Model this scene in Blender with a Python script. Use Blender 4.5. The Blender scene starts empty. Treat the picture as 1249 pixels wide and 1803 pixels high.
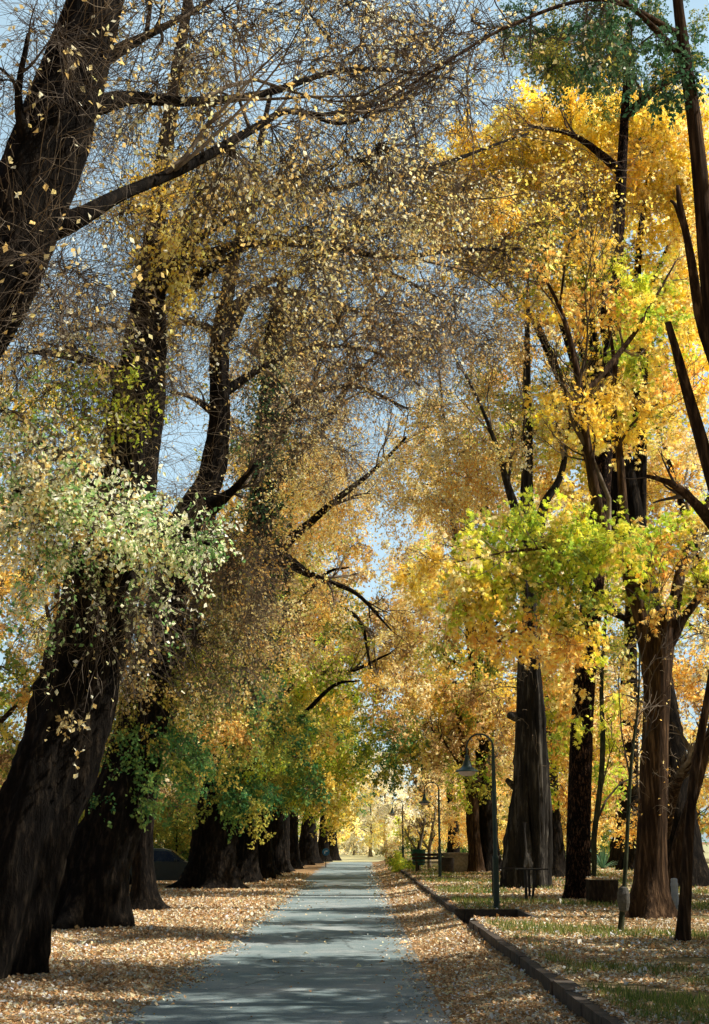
import bpy, math, random
import numpy as np
rng = np.random.default_rng(7); random.seed(7)
R = math.radians
scene = bpy.context.scene
COL = scene.collection

# ------------------------------------------------------------------ camera
F, CX, CY, H = 2400.0, 624.5, 901.5, 1.7
PITCH, YAW = math.atan(579.5/F), R(0.29)
fw = np.array([-math.sin(YAW)*math.cos(PITCH), math.cos(YAW)*math.cos(PITCH), math.sin(PITCH)])
rt = np.array([math.cos(YAW), math.sin(YAW), 0.0]); up = np.cross(rt, fw)
CAM = np.array([0, 0, H])
cd = bpy.data.cameras.new("camera"); cam = bpy.data.objects.new("camera", cd); COL.objects.link(cam)
cam.location = (0, 0, H); cam.rotation_euler = (math.pi/2+PITCH, 0, YAW)
cd.sensor_fit = 'VERTICAL'; cd.sensor_height = 36; cd.lens = 36*F/1803
cd.clip_end = 3000; cd.clip_start = 0.1
scene.camera = cam

def ray(px, py): return fw*F + rt*(px-CX) - up*(py-CY)
def at(px, py, d):                       # a point at distance d up the road
    r = ray(px, py); return CAM + r*(d/r[1])
def gnd(px, py, z=0.0):
    r = ray(px, py); return CAM + r*((z-H)/r[2])

# ------------------------------------------------------------------ light
SUN_EL, SUN_AZ = R(48), R(92)            # azimuth clockwise from +Y
sdir = np.array([math.cos(SUN_EL)*math.sin(SUN_AZ), math.cos(SUN_EL)*math.cos(SUN_AZ), math.sin(SUN_EL)])
w = bpy.data.worlds.new("World"); scene.world = w; w.use_nodes = True
nt = w.node_tree; nt.nodes.clear()
sky = nt.nodes.new("ShaderNodeTexSky"); sky.sky_type = 'NISHITA'; sky.sun_disc = False
sky.sun_elevation = SUN_EL; sky.sun_rotation = SUN_AZ; sky.air_density = 1.0; sky.dust_density = 1.0; sky.ozone_density = 1.0
bg = nt.nodes.new("ShaderNodeBackground"); bg.inputs[1].default_value = 0.05
out = nt.nodes.new("ShaderNodeOutputWorld")
# pale glow added to the sky ahead, brightening the view with little fill
tcw = nt.nodes.new("ShaderNodeTexCoord"); nz = nt.nodes.new("ShaderNodeTexNoise"); nz.inputs['Scale'].default_value = 5; nz.inputs['Detail'].default_value = 5
dt = nt.nodes.new("ShaderNodeVectorMath"); dt.operation = 'DOT_PRODUCT'; dt.inputs[1].default_value = (0, math.cos(R(30)), math.sin(R(30)))
mr = nt.nodes.new("ShaderNodeMapRange"); mr.interpolation_type = 'SMOOTHSTEP'; mr.inputs[1].default_value = .62; mr.inputs[2].default_value = .93
mrn = nt.nodes.new("ShaderNodeMapRange"); mrn.inputs[1].default_value = .3; mrn.inputs[2].default_value = .6; mrn.inputs[3].default_value = .78; mrn.inputs[4].default_value = 1
ml = nt.nodes.new("ShaderNodeMath"); ml.operation = 'MULTIPLY'; bg2 = nt.nodes.new("ShaderNodeBackground"); bg2.inputs[0].default_value = (.62, .87, 1, 1)
ads = nt.nodes.new("ShaderNodeAddShader"); ml2 = nt.nodes.new("ShaderNodeMath"); ml2.operation = 'MULTIPLY'; ml2.inputs[1].default_value = .78
L = nt.links.new
L(tcw.outputs['Generated'], nz.inputs['Vector']); L(tcw.outputs['Generated'], dt.inputs[0]); L(dt.outputs['Value'], mr.inputs[0]); L(nz.outputs[0], mrn.inputs[0])
L(mr.outputs[0], ml.inputs[0]); L(mrn.outputs[0], ml.inputs[1]); L(ml.outputs[0], ml2.inputs[0]); L(ml2.outputs[0], bg2.inputs[1])
L(sky.outputs[0], bg.inputs[0]); L(bg.outputs[0], ads.inputs[0]); L(bg2.outputs[0], ads.inputs[1]); L(ads.outputs[0], out.inputs[0])
sl = bpy.data.lights.new("sun", 'SUN'); sl.energy = 5.0; sl.angle = R(0.5); sl.color = (1, .94, .85)
so = bpy.data.objects.new("sun", sl); COL.objects.link(so)
from mathutils import Vector
so.rotation_euler = Vector(sdir).to_track_quat('Z', 'Y').to_euler(); so.location = (30, 0, 40)
scene.view_settings.view_transform = 'Standard'; scene.view_settings.look = 'None'
scene.view_settings.exposure = 0; scene.view_settings.gamma = 1
scene.render.engine = 'CYCLES'
scene.cycles.max_bounces = 5; scene.cycles.diffuse_bounces = 2; scene.cycles.transmission_bounces = 2

# ------------------------------------------------------------------ materials
def mat(name):
    m = bpy.data.materials.new(name); m.use_nodes = True; t = m.node_tree; t.nodes.clear()
    o = t.nodes.new("ShaderNodeOutputMaterial"); return m, t, o
def N(t, kind, **kw):
    n = t.nodes.new(kind)
    for k, v in kw.items(): setattr(n, k, v)
    return n
def ramp(t, stops):
    r = t.nodes.new("ShaderNodeValToRGB"); e = r.color_ramp.elements
    while len(e) < len(stops): e.new(.5)
    for i, (p, c) in enumerate(stops): e[i].position = p; e[i].color = (*c, 1)
    return r
def coords(t, scale=(1, 1, 1)):
    tc = N(t, "ShaderNodeTexCoord"); mp = N(t, "ShaderNodeMapping"); mp.inputs['Scale'].default_value = scale
    t.links.new(tc.outputs['Object'], mp.inputs[0]); return mp
def noise_tex(t, vec, scale, detail=4, rough=.6):
    n = N(t, "ShaderNodeTexNoise"); n.inputs['Scale'].default_value = scale
    n.inputs['Detail'].default_value = detail; n.inputs['Roughness'].default_value = rough
    t.links.new(vec.outputs[0], n.inputs['Vector']); return n

def bark(name, dark, mid, light, sc=9, stretch=.18, bump=.6, voro=False):
    m, t, o = mat(name); mp = coords(t, (1, 1, stretch))
    p = N(t, "ShaderNodeBsdfPrincipled"); p.inputs['Roughness'].default_value = .95
    p.inputs['Specular IOR Level'].default_value = .1
    n1 = noise_tex(t, mp, sc, 6, .65)
    if voro:
        v = N(t, "ShaderNodeTexVoronoi", feature='DISTANCE_TO_EDGE'); v.inputs['Scale'].default_value = sc
        mx = N(t, "ShaderNodeMixRGB"); mx.inputs[0].default_value = .2
        t.links.new(mp.outputs[0], mx.inputs[1]); t.links.new(n1.outputs['Color'], mx.inputs[2])
        t.links.new(mx.outputs[0], v.inputs['Vector'])
        mr = N(t, "ShaderNodeMapRange"); mr.inputs[1].default_value = 0; mr.inputs[2].default_value = .3
        t.links.new(v.outputs['Distance'], mr.inputs[0]); h = mr.outputs[0]
        mm = N(t, "ShaderNodeMath", operation='MULTIPLY'); t.links.new(h, mm.inputs[0]); t.links.new(n1.outputs[0], mm.inputs[1])
        ma = N(t, "ShaderNodeMath", operation='MULTIPLY'); t.links.new(mm.outputs[0], ma.inputs[0]); ma.inputs[1].default_value = 1.5
        h = ma.outputs[0]
    else: h = n1.outputs[0]
    rp = ramp(t, [(.3, dark), (.52, mid), (.72, light)]); t.links.new(h, rp.inputs[0])
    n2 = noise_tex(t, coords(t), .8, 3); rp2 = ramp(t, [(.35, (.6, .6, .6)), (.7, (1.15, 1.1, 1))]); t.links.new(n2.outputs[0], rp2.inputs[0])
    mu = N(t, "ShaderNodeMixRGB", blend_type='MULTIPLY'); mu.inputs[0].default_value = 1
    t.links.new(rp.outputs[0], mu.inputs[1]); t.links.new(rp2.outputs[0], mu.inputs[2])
    b = N(t, "ShaderNodeBump"); b.inputs['Strength'].default_value = bump; b.inputs['Distance'].default_value = .06
    t.links.new(h, b.inputs['Height'])
    t.links.new(mu.outputs[0], p.inputs['Base Color']); t.links.new(b.outputs[0], p.inputs['Normal'])
    t.links.new(p.outputs[0], o.inputs[0]); return m

def plain(name, c, rough=.6, metal=0, var=.25, sc=6, bump=0):
    m, t, o = mat(name); p = N(t, "ShaderNodeBsdfPrincipled")
    p.inputs['Roughness'].default_value = rough; p.inputs['Metallic'].default_value = metal
    n = noise_tex(t, coords(t), sc, 5)
    lo = tuple(x*(1-var) for x in c); hi = tuple(min(1, x*(1+var)) for x in c)
    rp = ramp(t, [(.3, lo), (.7, hi)]); t.links.new(n.outputs[0], rp.inputs[0]); t.links.new(rp.outputs[0], p.inputs['Base Color'])
    if bump:
        b = N(t, "ShaderNodeBump"); b.inputs['Strength'].default_value = bump; b.inputs['Distance'].default_value = .02
        t.links.new(n.outputs[0], b.inputs['Height']); t.links.new(b.outputs[0], p.inputs['Normal'])
    t.links.new(p.outputs[0], o.inputs[0]); return m

def leafmat(name, trans=.45, gloss=.06, dif=.66):
    m, t, o = mat(name)
    a = N(t, "ShaderNodeAttribute", attribute_name="tint")
    d = N(t, "ShaderNodeBsdfDiffuse"); tr = N(t, "ShaderNodeBsdfTranslucent"); g = N(t, "ShaderNodeBsdfGlossy")
    g.inputs['Roughness'].default_value = .45
    hs = N(t, "ShaderNodeHueSaturation"); hs.inputs['Saturation'].default_value = 1.02; hs.inputs['Value'].default_value = 1.05
    t.links.new(a.outputs['Color'], hs.inputs['Color'])
    wd = N(t, "ShaderNodeMixRGB", blend_type='MULTIPLY'); wd.inputs[0].default_value = 1; wd.inputs[2].default_value = (dif,)*3+(1,)
    t.links.new(a.outputs['Color'], wd.inputs[1]); t.links.new(wd.outputs[0], d.inputs[0])
    wt = N(t, "ShaderNodeMixRGB", blend_type='MULTIPLY'); wt.inputs[0].default_value = 1; wt.inputs[2].default_value = (trans, trans, trans, 1)
    t.links.new(hs.outputs[0], wt.inputs[1]); t.links.new(wt.outputs[0], tr.inputs[0])
    mx = N(t, "ShaderNodeAddShader"); t.links.new(d.outputs[0], mx.inputs[0]); t.links.new(tr.outputs[0], mx.inputs[1])
    m2 = N(t, "ShaderNodeMixShader"); m2.inputs[0].default_value = gloss
    t.links.new(mx.outputs[0], m2.inputs[1]); t.links.new(g.outputs[0], m2.inputs[2])
    t.links.new(m2.outputs[0], o.inputs[0]); return m

M = {
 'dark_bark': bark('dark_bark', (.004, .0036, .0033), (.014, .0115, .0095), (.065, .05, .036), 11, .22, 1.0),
 'grey_bark': bark('grey_bark', (.010, .010, .009), (.042, .038, .033), (.22, .205, .18), 7, .10, 1.0),
 'pine_bark': bark('pine_bark', (.012, .007, .005), (.085, .046, .03), (.24, .135, .085), 17, .3, 1.0, True),
 'brown_bark': bark('brown_bark', (.014, .009, .006), (.07, .043, .026), (.27, .17, .10), 17, .08, 1.0),
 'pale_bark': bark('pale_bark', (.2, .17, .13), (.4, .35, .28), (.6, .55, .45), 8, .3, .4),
 'twig': bark('twig_bark', (.02, .016, .012), (.17, .135, .105), (.7, .6, .48), 1.3, .6, .2),
 'pale_twig': bark('pale_twig_bark', (.12, .095, .07), (.36, .29, .21), (.62, .53, .42), 2, .6, .2),
 'leaf': leafmat('leaf', .62, .0, .95), 'maple_leaf': leafmat('maple_leaf', .85, .0, .8), 'gold_leaf': leafmat('gold_leaf', .95, .0, .85), 'litter': leafmat('fallen_leaf', .1, .0, 1.0),
 'grass': leafmat('grass_blade', .35, .0),
 'lamp_green': plain('lamp_green', (.018, .05, .045), .45, 0, .3, 8),
 'lens': plain('lamp_lens', (.75, .62, .55), .4, 0, .08),
 'dark_metal': plain('dark_metal', (.02, .02, .02), .6, .3, .4, 14),
 'bin_green': plain('bin_green', (.01, .12, .08), .5, 0, .2, 6),
 'concrete': plain('concrete', (.3, .26, .21), .95, 0, .35, 9, .6),
 'stump_side': bark('stump_bark', (.02, .014, .01), (.06, .042, .03), (.13, .09, .06), 14, .3, .7),
 'stump_top': plain('cut_wood', (.5, .38, .22), .9, 0, .3, 12),
 'pale_paint': plain('pale_paint', (.42, .47, .52), .6, 0, .2, 9),
 'white_paint': plain('white_paint', (.75, .78, .82), .6, 0, .1, 5),
 'sign_blue': plain('sign_blue', (.02, .16, .34), .5, 0, .1),
 'car_paint': plain('car_paint', (.02, .035, .035), .3, 0, .2, 3),
 'car_glass': plain('car_glass', (.01, .014, .016), .08, 0, .2),
 'tyre': plain('tyre', (.012, .012, .012), .9, 0, .3, 20),
 'rim': plain('rim', (.25, .25, .25), .4, .6, .2),
 'red_glass': plain('red_glass', (.25, .02, .02), .25, 0, .2), 'lamp_glass': plain('lamp_glass', (.5, .5, .48), .15, 0, .2),
 'stake': bark('stake_bark', (.02, .028, .018), (.06, .075, .045), (.16, .16, .09), 16, .2, .5),
 'guard': plain('guard_mesh', (.09, .085, .07), .9, 0, .4, 30, .5),
 'wood': plain('old_wood', (.05, .04, .032), .9, 0, .4, 14, .5),
 'agave': plain('agave_leaf', (.14, .3, .18), .5, 0, .3, 5),
}

def ground_mat(name, stops, sc=3, bump=.5, fine=40):
    m, t, o = mat(name); p = N(t, "ShaderNodeBsdfPrincipled"); p.inputs['Roughness'].default_value = .95
    p.inputs['Specular IOR Level'].default_value = .1
    n1 = noise_tex(t, coords(t), fine, 5, .7); n2 = noise_tex(t, coords(t), sc*.2, 4, .6)
    ad = N(t, "ShaderNodeMixRGB"); ad.inputs[0].default_value = .42
    t.links.new(n1.outputs[0], ad.inputs[1]); t.links.new(n2.outputs[0], ad.inputs[2])
    rp = ramp(t, stops); t.links.new(ad.outputs[0], rp.inputs[0]); t.links.new(rp.outputs[0], p.inputs['Base Color'])
    b = N(t, "ShaderNodeBump"); b.inputs['Strength'].default_value = bump; b.inputs['Distance'].default_value = .03
    t.links.new(n1.outputs[0], b.inputs['Height']); t.links.new(b.outputs[0], p.inputs['Normal'])
    t.links.new(p.outputs[0], o.inputs[0]); return m
M['verge'] = ground_mat('verge_litter', [(.32, (.08, .045, .022)), (.45, (.27, .15, .065)), (.55, (.5, .32, .16)), (.68, (.75, .58, .36))], 3, .8, 22)
M['lawn'] = ground_mat('lawn_turf', [(.32, (.05, .07, .025)), (.45, (.16, .15, .06)), (.54, (.38, .27, .14)), (.66, (.6, .46, .28))], 2, .8, 22)
M['asphalt'] = ground_mat('asphalt', [(.3, (.10, .16, .17)), (.5, (.22, .30, .31)), (.7, (.44, .47, .46))], 2, .5, 60)
def asphalt():
    m, t, o = mat('asphalt'); p = N(t, "ShaderNodeBsdfPrincipled"); p.inputs['Roughness'].default_value = .9; p.inputs['Specular IOR Level'].default_value = .2
    mp = coords(t); n1 = noise_tex(t, mp, 70, 4, .75); n2 = noise_tex(t, mp, .55, 5, .65); n3 = noise_tex(t, mp, 4, 5, .7)
    ad = N(t, "ShaderNodeMixRGB"); ad.inputs[0].default_value = .5; t.links.new(n1.outputs[0], ad.inputs[1]); t.links.new(n2.outputs[0], ad.inputs[2])
    rp = ramp(t, [(.32, (.11, .17, .175)), (.5, (.28, .36, .36)), (.68, (.7, .7, .65))]); t.links.new(ad.outputs[0], rp.inputs[0])
    v = N(t, "ShaderNodeTexVoronoi", feature='DISTANCE_TO_EDGE'); v.inputs['Scale'].default_value = .55; wv = N(t, "ShaderNodeMixRGB"); wv.inputs[0].default_value = .25
    t.links.new(mp.outputs[0], wv.inputs[1]); t.links.new(n3.outputs['Color'], wv.inputs[2]); t.links.new(wv.outputs[0], v.inputs['Vector'])
    cr = ramp(t, [(.0, (.25, .25, .25)), (.012, (1, 1, 1))]); t.links.new(v.outputs['Distance'], cr.inputs[0])
    mu = N(t, "ShaderNodeMixRGB", blend_type='MULTIPLY'); mu.inputs[0].default_value = .7; t.links.new(rp.outputs[0], mu.inputs[1]); t.links.new(cr.outputs[0], mu.inputs[2])
    sx = N(t, "ShaderNodeSeparateXYZ"); t.links.new(mp.outputs[0], sx.inputs[0])
    c1 = N(t, "ShaderNodeMath", operation='ADD'); c1.inputs[1].default_value = .85; t.links.new(sx.outputs[0], c1.inputs[0])
    c2 = N(t, "ShaderNodeMath", operation='ABSOLUTE'); t.links.new(c1.outputs[0], c2.inputs[0])
    c3 = N(t, "ShaderNodeMath", operation='ADD'); t.links.new(c2.outputs[0], c3.inputs[0]); t.links.new(n3.outputs[0], c3.inputs[1])
    m3 = N(t, "ShaderNodeMapRange"); m3.inputs[1].default_value = 1.95; m3.inputs[2].default_value = 2.5; m3.inputs[4].default_value = .8; t.links.new(c3.outputs[0], m3.inputs[0])
    du = N(t, "ShaderNodeMixRGB"); t.links.new(m3.outputs[0], du.inputs[0]); t.links.new(mu.outputs[0], du.inputs[1]); du.inputs[2].default_value = (.45, .34, .25, 1)
    b = N(t, "ShaderNodeBump"); b.inputs['Strength'].default_value = .6; b.inputs['Distance'].default_value = .02; t.links.new(n1.outputs[0], b.inputs['Height'])
    t.links.new(du.outputs[0], p.inputs['Base Color']); t.links.new(b.outputs[0], p.inputs['Normal']); t.links.new(p.outputs[0], o.inputs[0]); return m
M['asphalt'] = asphalt()
M['kerb'] = plain('kerb_stone', (.085, .065, .048), .95, 0, .5, 7, .7)
M['bright_grass'] = ground_mat('sun_painted_grass', [(.3, (.35, .36, .12)), (.5, (.6, .55, .3)), (.7, (.8, .72, .5))], 1, .5, 8)  # grass lightened so its colour stands for sunshine

# ------------------------------------------------------------------ mesh helpers
def mesh_np(name, V, faces_list, material, tint=None, smooth=True):
    """faces_list: list of (n,k) int arrays"""
    me = bpy.data.meshes.new(name); V = np.ascontiguousarray(V, dtype=np.float32)
    me.vertices.add(len(V)); me.vertices.foreach_set("co", V.ravel())
    idx = np.concatenate([f.ravel() for f in faces_list]).astype(np.int32)
    tot = np.concatenate([np.full(len(f), f.shape[1]) for f in faces_list]).astype(np.int32)
    st = np.concatenate([[0], np.cumsum(tot)[:-1]]).astype(np.int32)
    me.loops.add(len(idx)); me.loops.foreach_set("vertex_index", idx)
    me.polygons.add(len(tot)); me.polygons.foreach_set("loop_start", st); me.polygons.foreach_set("loop_total", tot)
    me.update(calc_edges=True)
    me.polygons.foreach_set("use_smooth", np.full(len(tot), smooth))
    if tint is not None:
        a = me.color_attributes.new("tint", 'FLOAT_COLOR', 'POINT')
        c = np.ones((len(V), 4), np.float32); c[:, :3] = tint; a.data.foreach_set("color", c.ravel())
    me.materials.append(material); return me
def link(name, me, parent=None, loc=None):
    o = bpy.data.objects.new(name, me); COL.objects.link(o)
    if parent: o.parent = parent
    if loc is not None: o.location = loc
    return o
def thing(name, label, cat, loc=(0, 0, 0), rz=0, group=None):
    o = bpy.data.objects.new(name, None); COL.objects.link(o); o.location = [float(v) for v in loc]; o.rotation_euler = (0, 0, rz)
    o.empty_display_size = .2; o['label'] = label; o['category'] = cat
    if group: o['group'] = group
    return o
def tag(o, label, cat, group=None):
    o['label'] = label; o['category'] = cat
    if group: o['group'] = group
    return o
def struct(name, me, kind='structure'):
    o = link(name, me); o['kind'] = kind; return o

class MB:                                # collects shapes into one mesh
    def __init__(s): s.v = []; s.f = []; s.n = 0
    def add(s, V, Fs):
        s.v.append(np.asarray(V, float)); s.f += [np.asarray(f)+s.n for f in Fs]; s.n += len(V)
    def box(s, c, d, rz=0, taper=1.0, bevel=.0):
        x, y, z = np.array(d)/2
        if bevel:
            b = bevel; prof = [(x-b, y), (x, y-b)]
            ring = []
            for sx, sy in ((1, 1), (-1, 1), (-1, -1), (1, -1)):
                a = [(sx*(x-b), sy*y), (sx*x, sy*(y-b))]
                if sx*sy > 0: a = a[::-1]
                ring += a
            ring = np.array(ring); V = []
            for zz, k in ((-z, 1 - b/max(x, y)), (-z+b, 1), (z-b, taper), (z, taper*(1 - b/max(x, y)))):
                V.append(np.column_stack([ring*k, np.full(8, zz)]))
            V = np.vstack(V); Fq = [[k*8+i, k*8+(i+1) % 8, (k+1)*8+(i+1) % 8, (k+1)*8+i] for k in range(3) for i in range(8)]
            Fs = [np.array(Fq), np.array([[7, 6, 5, 4, 3, 2, 1, 0]]), np.array([[24+i for i in range(8)]])]
        else:
            t = taper
            V = np.array([[-x, -y, -z], [x, -y, -z], [x, y, -z], [-x, y, -z], [-x*t, -y*t, z], [x*t, -y*t, z], [x*t, y*t, z], [-x*t, y*t, z]])
            Fs = [np.array([[3, 2, 1, 0], [4, 5, 6, 7], [0, 1, 5, 4], [1, 2, 6, 5], [2, 3, 7, 6], [3, 0, 4, 7]])]
        c_, s_ = math.cos(rz), math.sin(rz)
        V = V @ np.array([[c_, s_, 0], [-s_, c_, 0], [0, 0, 1]]) + np.array(c)
        s.add(V, Fs)
    def lathe(s, prof, c=(0, 0, 0), n=20, axis='z'):
        a = np.linspace(0, 2*math.pi, n, endpoint=False); V = []
        for r, z in prof: V.append(np.column_stack([r*np.cos(a), r*np.sin(a), np.full(n, z)]))
        V = np.vstack(V)
        if axis == 'x': V = V[:, [2, 0, 1]]
        if axis == 'y': V = V[:, [1, 2, 0]]
        K = len(prof); q = [[k*n+i, k*n+(i+1) % n, (k+1)*n+(i+1) % n, (k+1)*n+i] for k in range(K-1) for i in range(n)]
        Fs = [np.array(q)]
        if prof[0][0] > 1e-4: Fs.append(np.array([list(range(n))[::-1]]))
        if prof[-1][0] > 1e-4: Fs.append(np.array([[(K-1)*n+i for i in range(n)]]))
        s.add(V+np.array(c), Fs)
    def tube(s, pts, rad, n=10, cap=True):
        pts = np.asarray(pts, float); rad = np.broadcast_to(np.asarray(rad, float), (len(pts),))
        V, Fq = tubes(pts[None], rad[None].copy(), n); Fs = [Fq]
        if cap: Fs += [np.array([list(range(n))[::-1]]), np.array([[(len(pts)-1)*n+i for i in range(n)]])]
        s.add(V, Fs)
    def build(s, name, m, parent=None, loc=None, smooth=False):
        me = mesh_np(name, np.vstack(s.v), s.f, m, smooth=smooth)
        if smooth:
            try: me.set_sharp_from_angle(angle=R(40))
            except Exception: pass
        return link(name, me, parent, loc)

def unit(v): return v/np.maximum(np.linalg.norm(v, axis=-1, keepdims=True), 1e-9)
def tubes(P, Rr, sides, disp=None):
    B, K, _ = P.shape
    T = unit(np.gradient(P, axis=1)); mean = np.abs(T.mean(axis=1)); ref = np.zeros((B, 3)); ref[np.arange(B), mean.argmin(axis=1)] = 1
    Nn = unit(np.cross(T, ref[:, None, :])); Bn = np.cross(T, Nn)
    th = np.linspace(0, 2*math.pi, sides, endpoint=False)
    rr = Rr[:, :, None]*np.ones(sides) if disp is None else Rr[:, :, None]*disp
    V = P[:, :, None, :] + rr[..., None]*(np.cos(th)[:, None]*Nn[:, :, None, :] + np.sin(th)[:, None]*Bn[:, :, None, :])
    b = np.arange(B)[:, None, None]*K*sides; k = np.arange(K-1)[None, :, None]*sides; s_ = np.arange(sides)[None, None, :]; s2 = (s_+1) % sides
    Fq = np.stack([b+k+s_, b+k+s2, b+k+sides+s2, b+k+sides+s_], axis=-1).reshape(-1, 4)
    return V.reshape(-1, 3), Fq
def spline(pts, n):
    P = np.asarray(pts, float); P = np.vstack([2*P[0]-P[1], P, 2*P[-1]-P[-2]]); K = len(P)-3
    u = np.linspace(0, K-1e-6, n); i = u.astype(int); t = (u-i)[:, None]
    a, b, c, d = P[i], P[i+1], P[i+2], P[i+3]
    return .5*(2*b+(c-a)*t+(2*a-5*b+4*c-d)*t*t+(3*b-3*c+d-a)*t**3)
def vnoise(p, s, seed=0):                # smooth pseudo noise in 0..1
    r = np.random.default_rng(seed); v = 0
    for k in range(5):
        d = r.normal(size=p.shape[-1]); d /= np.linalg.norm(d); v = v + np.sin((p@d)*s*(1+k*.55)+r.uniform(0, 6.28))/(1+.4*k)
    return .5+v*.22

# ------------------------------------------------------------------ leaves
def leaf_mesh(P, size, dirn, nrm, tint, shape='leaf'):
    """P (n,3) base points, dirn long axis, nrm face normal"""
    n = len(P); d = unit(dirn); s_ = unit(np.cross(nrm, d)); nn = np.cross(d, s_); size = size[:, None]
    if shape == 'leaf':
        fold = rng.uniform(-.1, .22, (n, 1)); curl = rng.uniform(-.1, .3, (n, 1))
        V = np.stack([P, P+size*(.5*d+.34*s_+fold*nn), P+size*(d-curl*nn), P+size*(.45*d-.34*s_+fold*nn)], 1)
        Fq = np.arange(n)[:, None]*4+np.arange(4); k = 4
    else:                                # maple: three lobes and two small ones
        c5 = [(-.95, .75), (-.5, .95), (0, 1.1), (.5, .95), (.95, .75)]
        V = [P]
        vs = []
        for i, (a, L) in enumerate(c5):
            dd = math.cos(a*1.05)*d+math.sin(a*1.05)*s_; ee = -math.sin(a*1.05)*d+math.cos(a*1.05)*s_
            z = -.12*L*rng.uniform(0, 1.8, (n, 1))*nn
            vs += [P+size*(.42*L*dd-.14*ee), P+size*(L*dd+z), P+size*(.42*L*dd+.14*ee)]
        V = np.stack([P]+vs, 1); k = 16
        b = np.arange(n)[:, None]*16; Fq = np.concatenate([b+np.array([0, 1+3*i, 2+3*i, 3+3*i]) for i in range(5)])
    return V.reshape(-1, 3), Fq, np.repeat(tint, k, axis=0)

PAL = {
 'gold': [(.95, .74, .19), (.94, .64, .12), (.95, .82, .36), (.93, .70, .15)],
 'palegold': [(.95, .81, .42), (.93, .70, .28), (.95, .91, .66), (.82, .58, .22)],
 'amber': [(.90, .60, .17), (.92, .70, .26), (.72, .42, .12), (.94, .79, .36)],
 'salmon': [(.92, .72, .40), (.86, .60, .28), (.94, .82, .5), (.62, .42, .18), (.86, .78, .28)],
 'brown': [(.58, .39, .2), (.74, .54, .27), (.32, .2, .09), (.86, .7, .36)],
 'yg': [(.66, .70, .10), (.52, .62, .10), (.82, .76, .14), (.36, .5, .08)],
 'olive': [(.32, .36, .08), (.2, .28, .07), (.5, .46, .1), (.62, .5, .12)],
 'green': [(.10, .26, .09), (.07, .19, .08), (.2, .36, .12), (.3, .42, .12)],
 'lit_shaded_green': [(.96, .96, .78), (.9, .94, .62), (.35, .55, .22), (.2, .38, .13), (.96, .92, .6), (.6, .76, .36)],  # near-white highlights and dark green shade put into the leaf colours
 'conifer': [(.05, .12, .06), (.08, .17, .08), (.12, .2, .1)],
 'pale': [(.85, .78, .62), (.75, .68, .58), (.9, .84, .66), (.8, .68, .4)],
 'litter': [(.96, .77, .46), (.87, .58, .29), (.96, .88, .63), (.52, .29, .12), (.97, .94, .82), (.81, .54, .30), (.66, .40, .20)],
}

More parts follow.
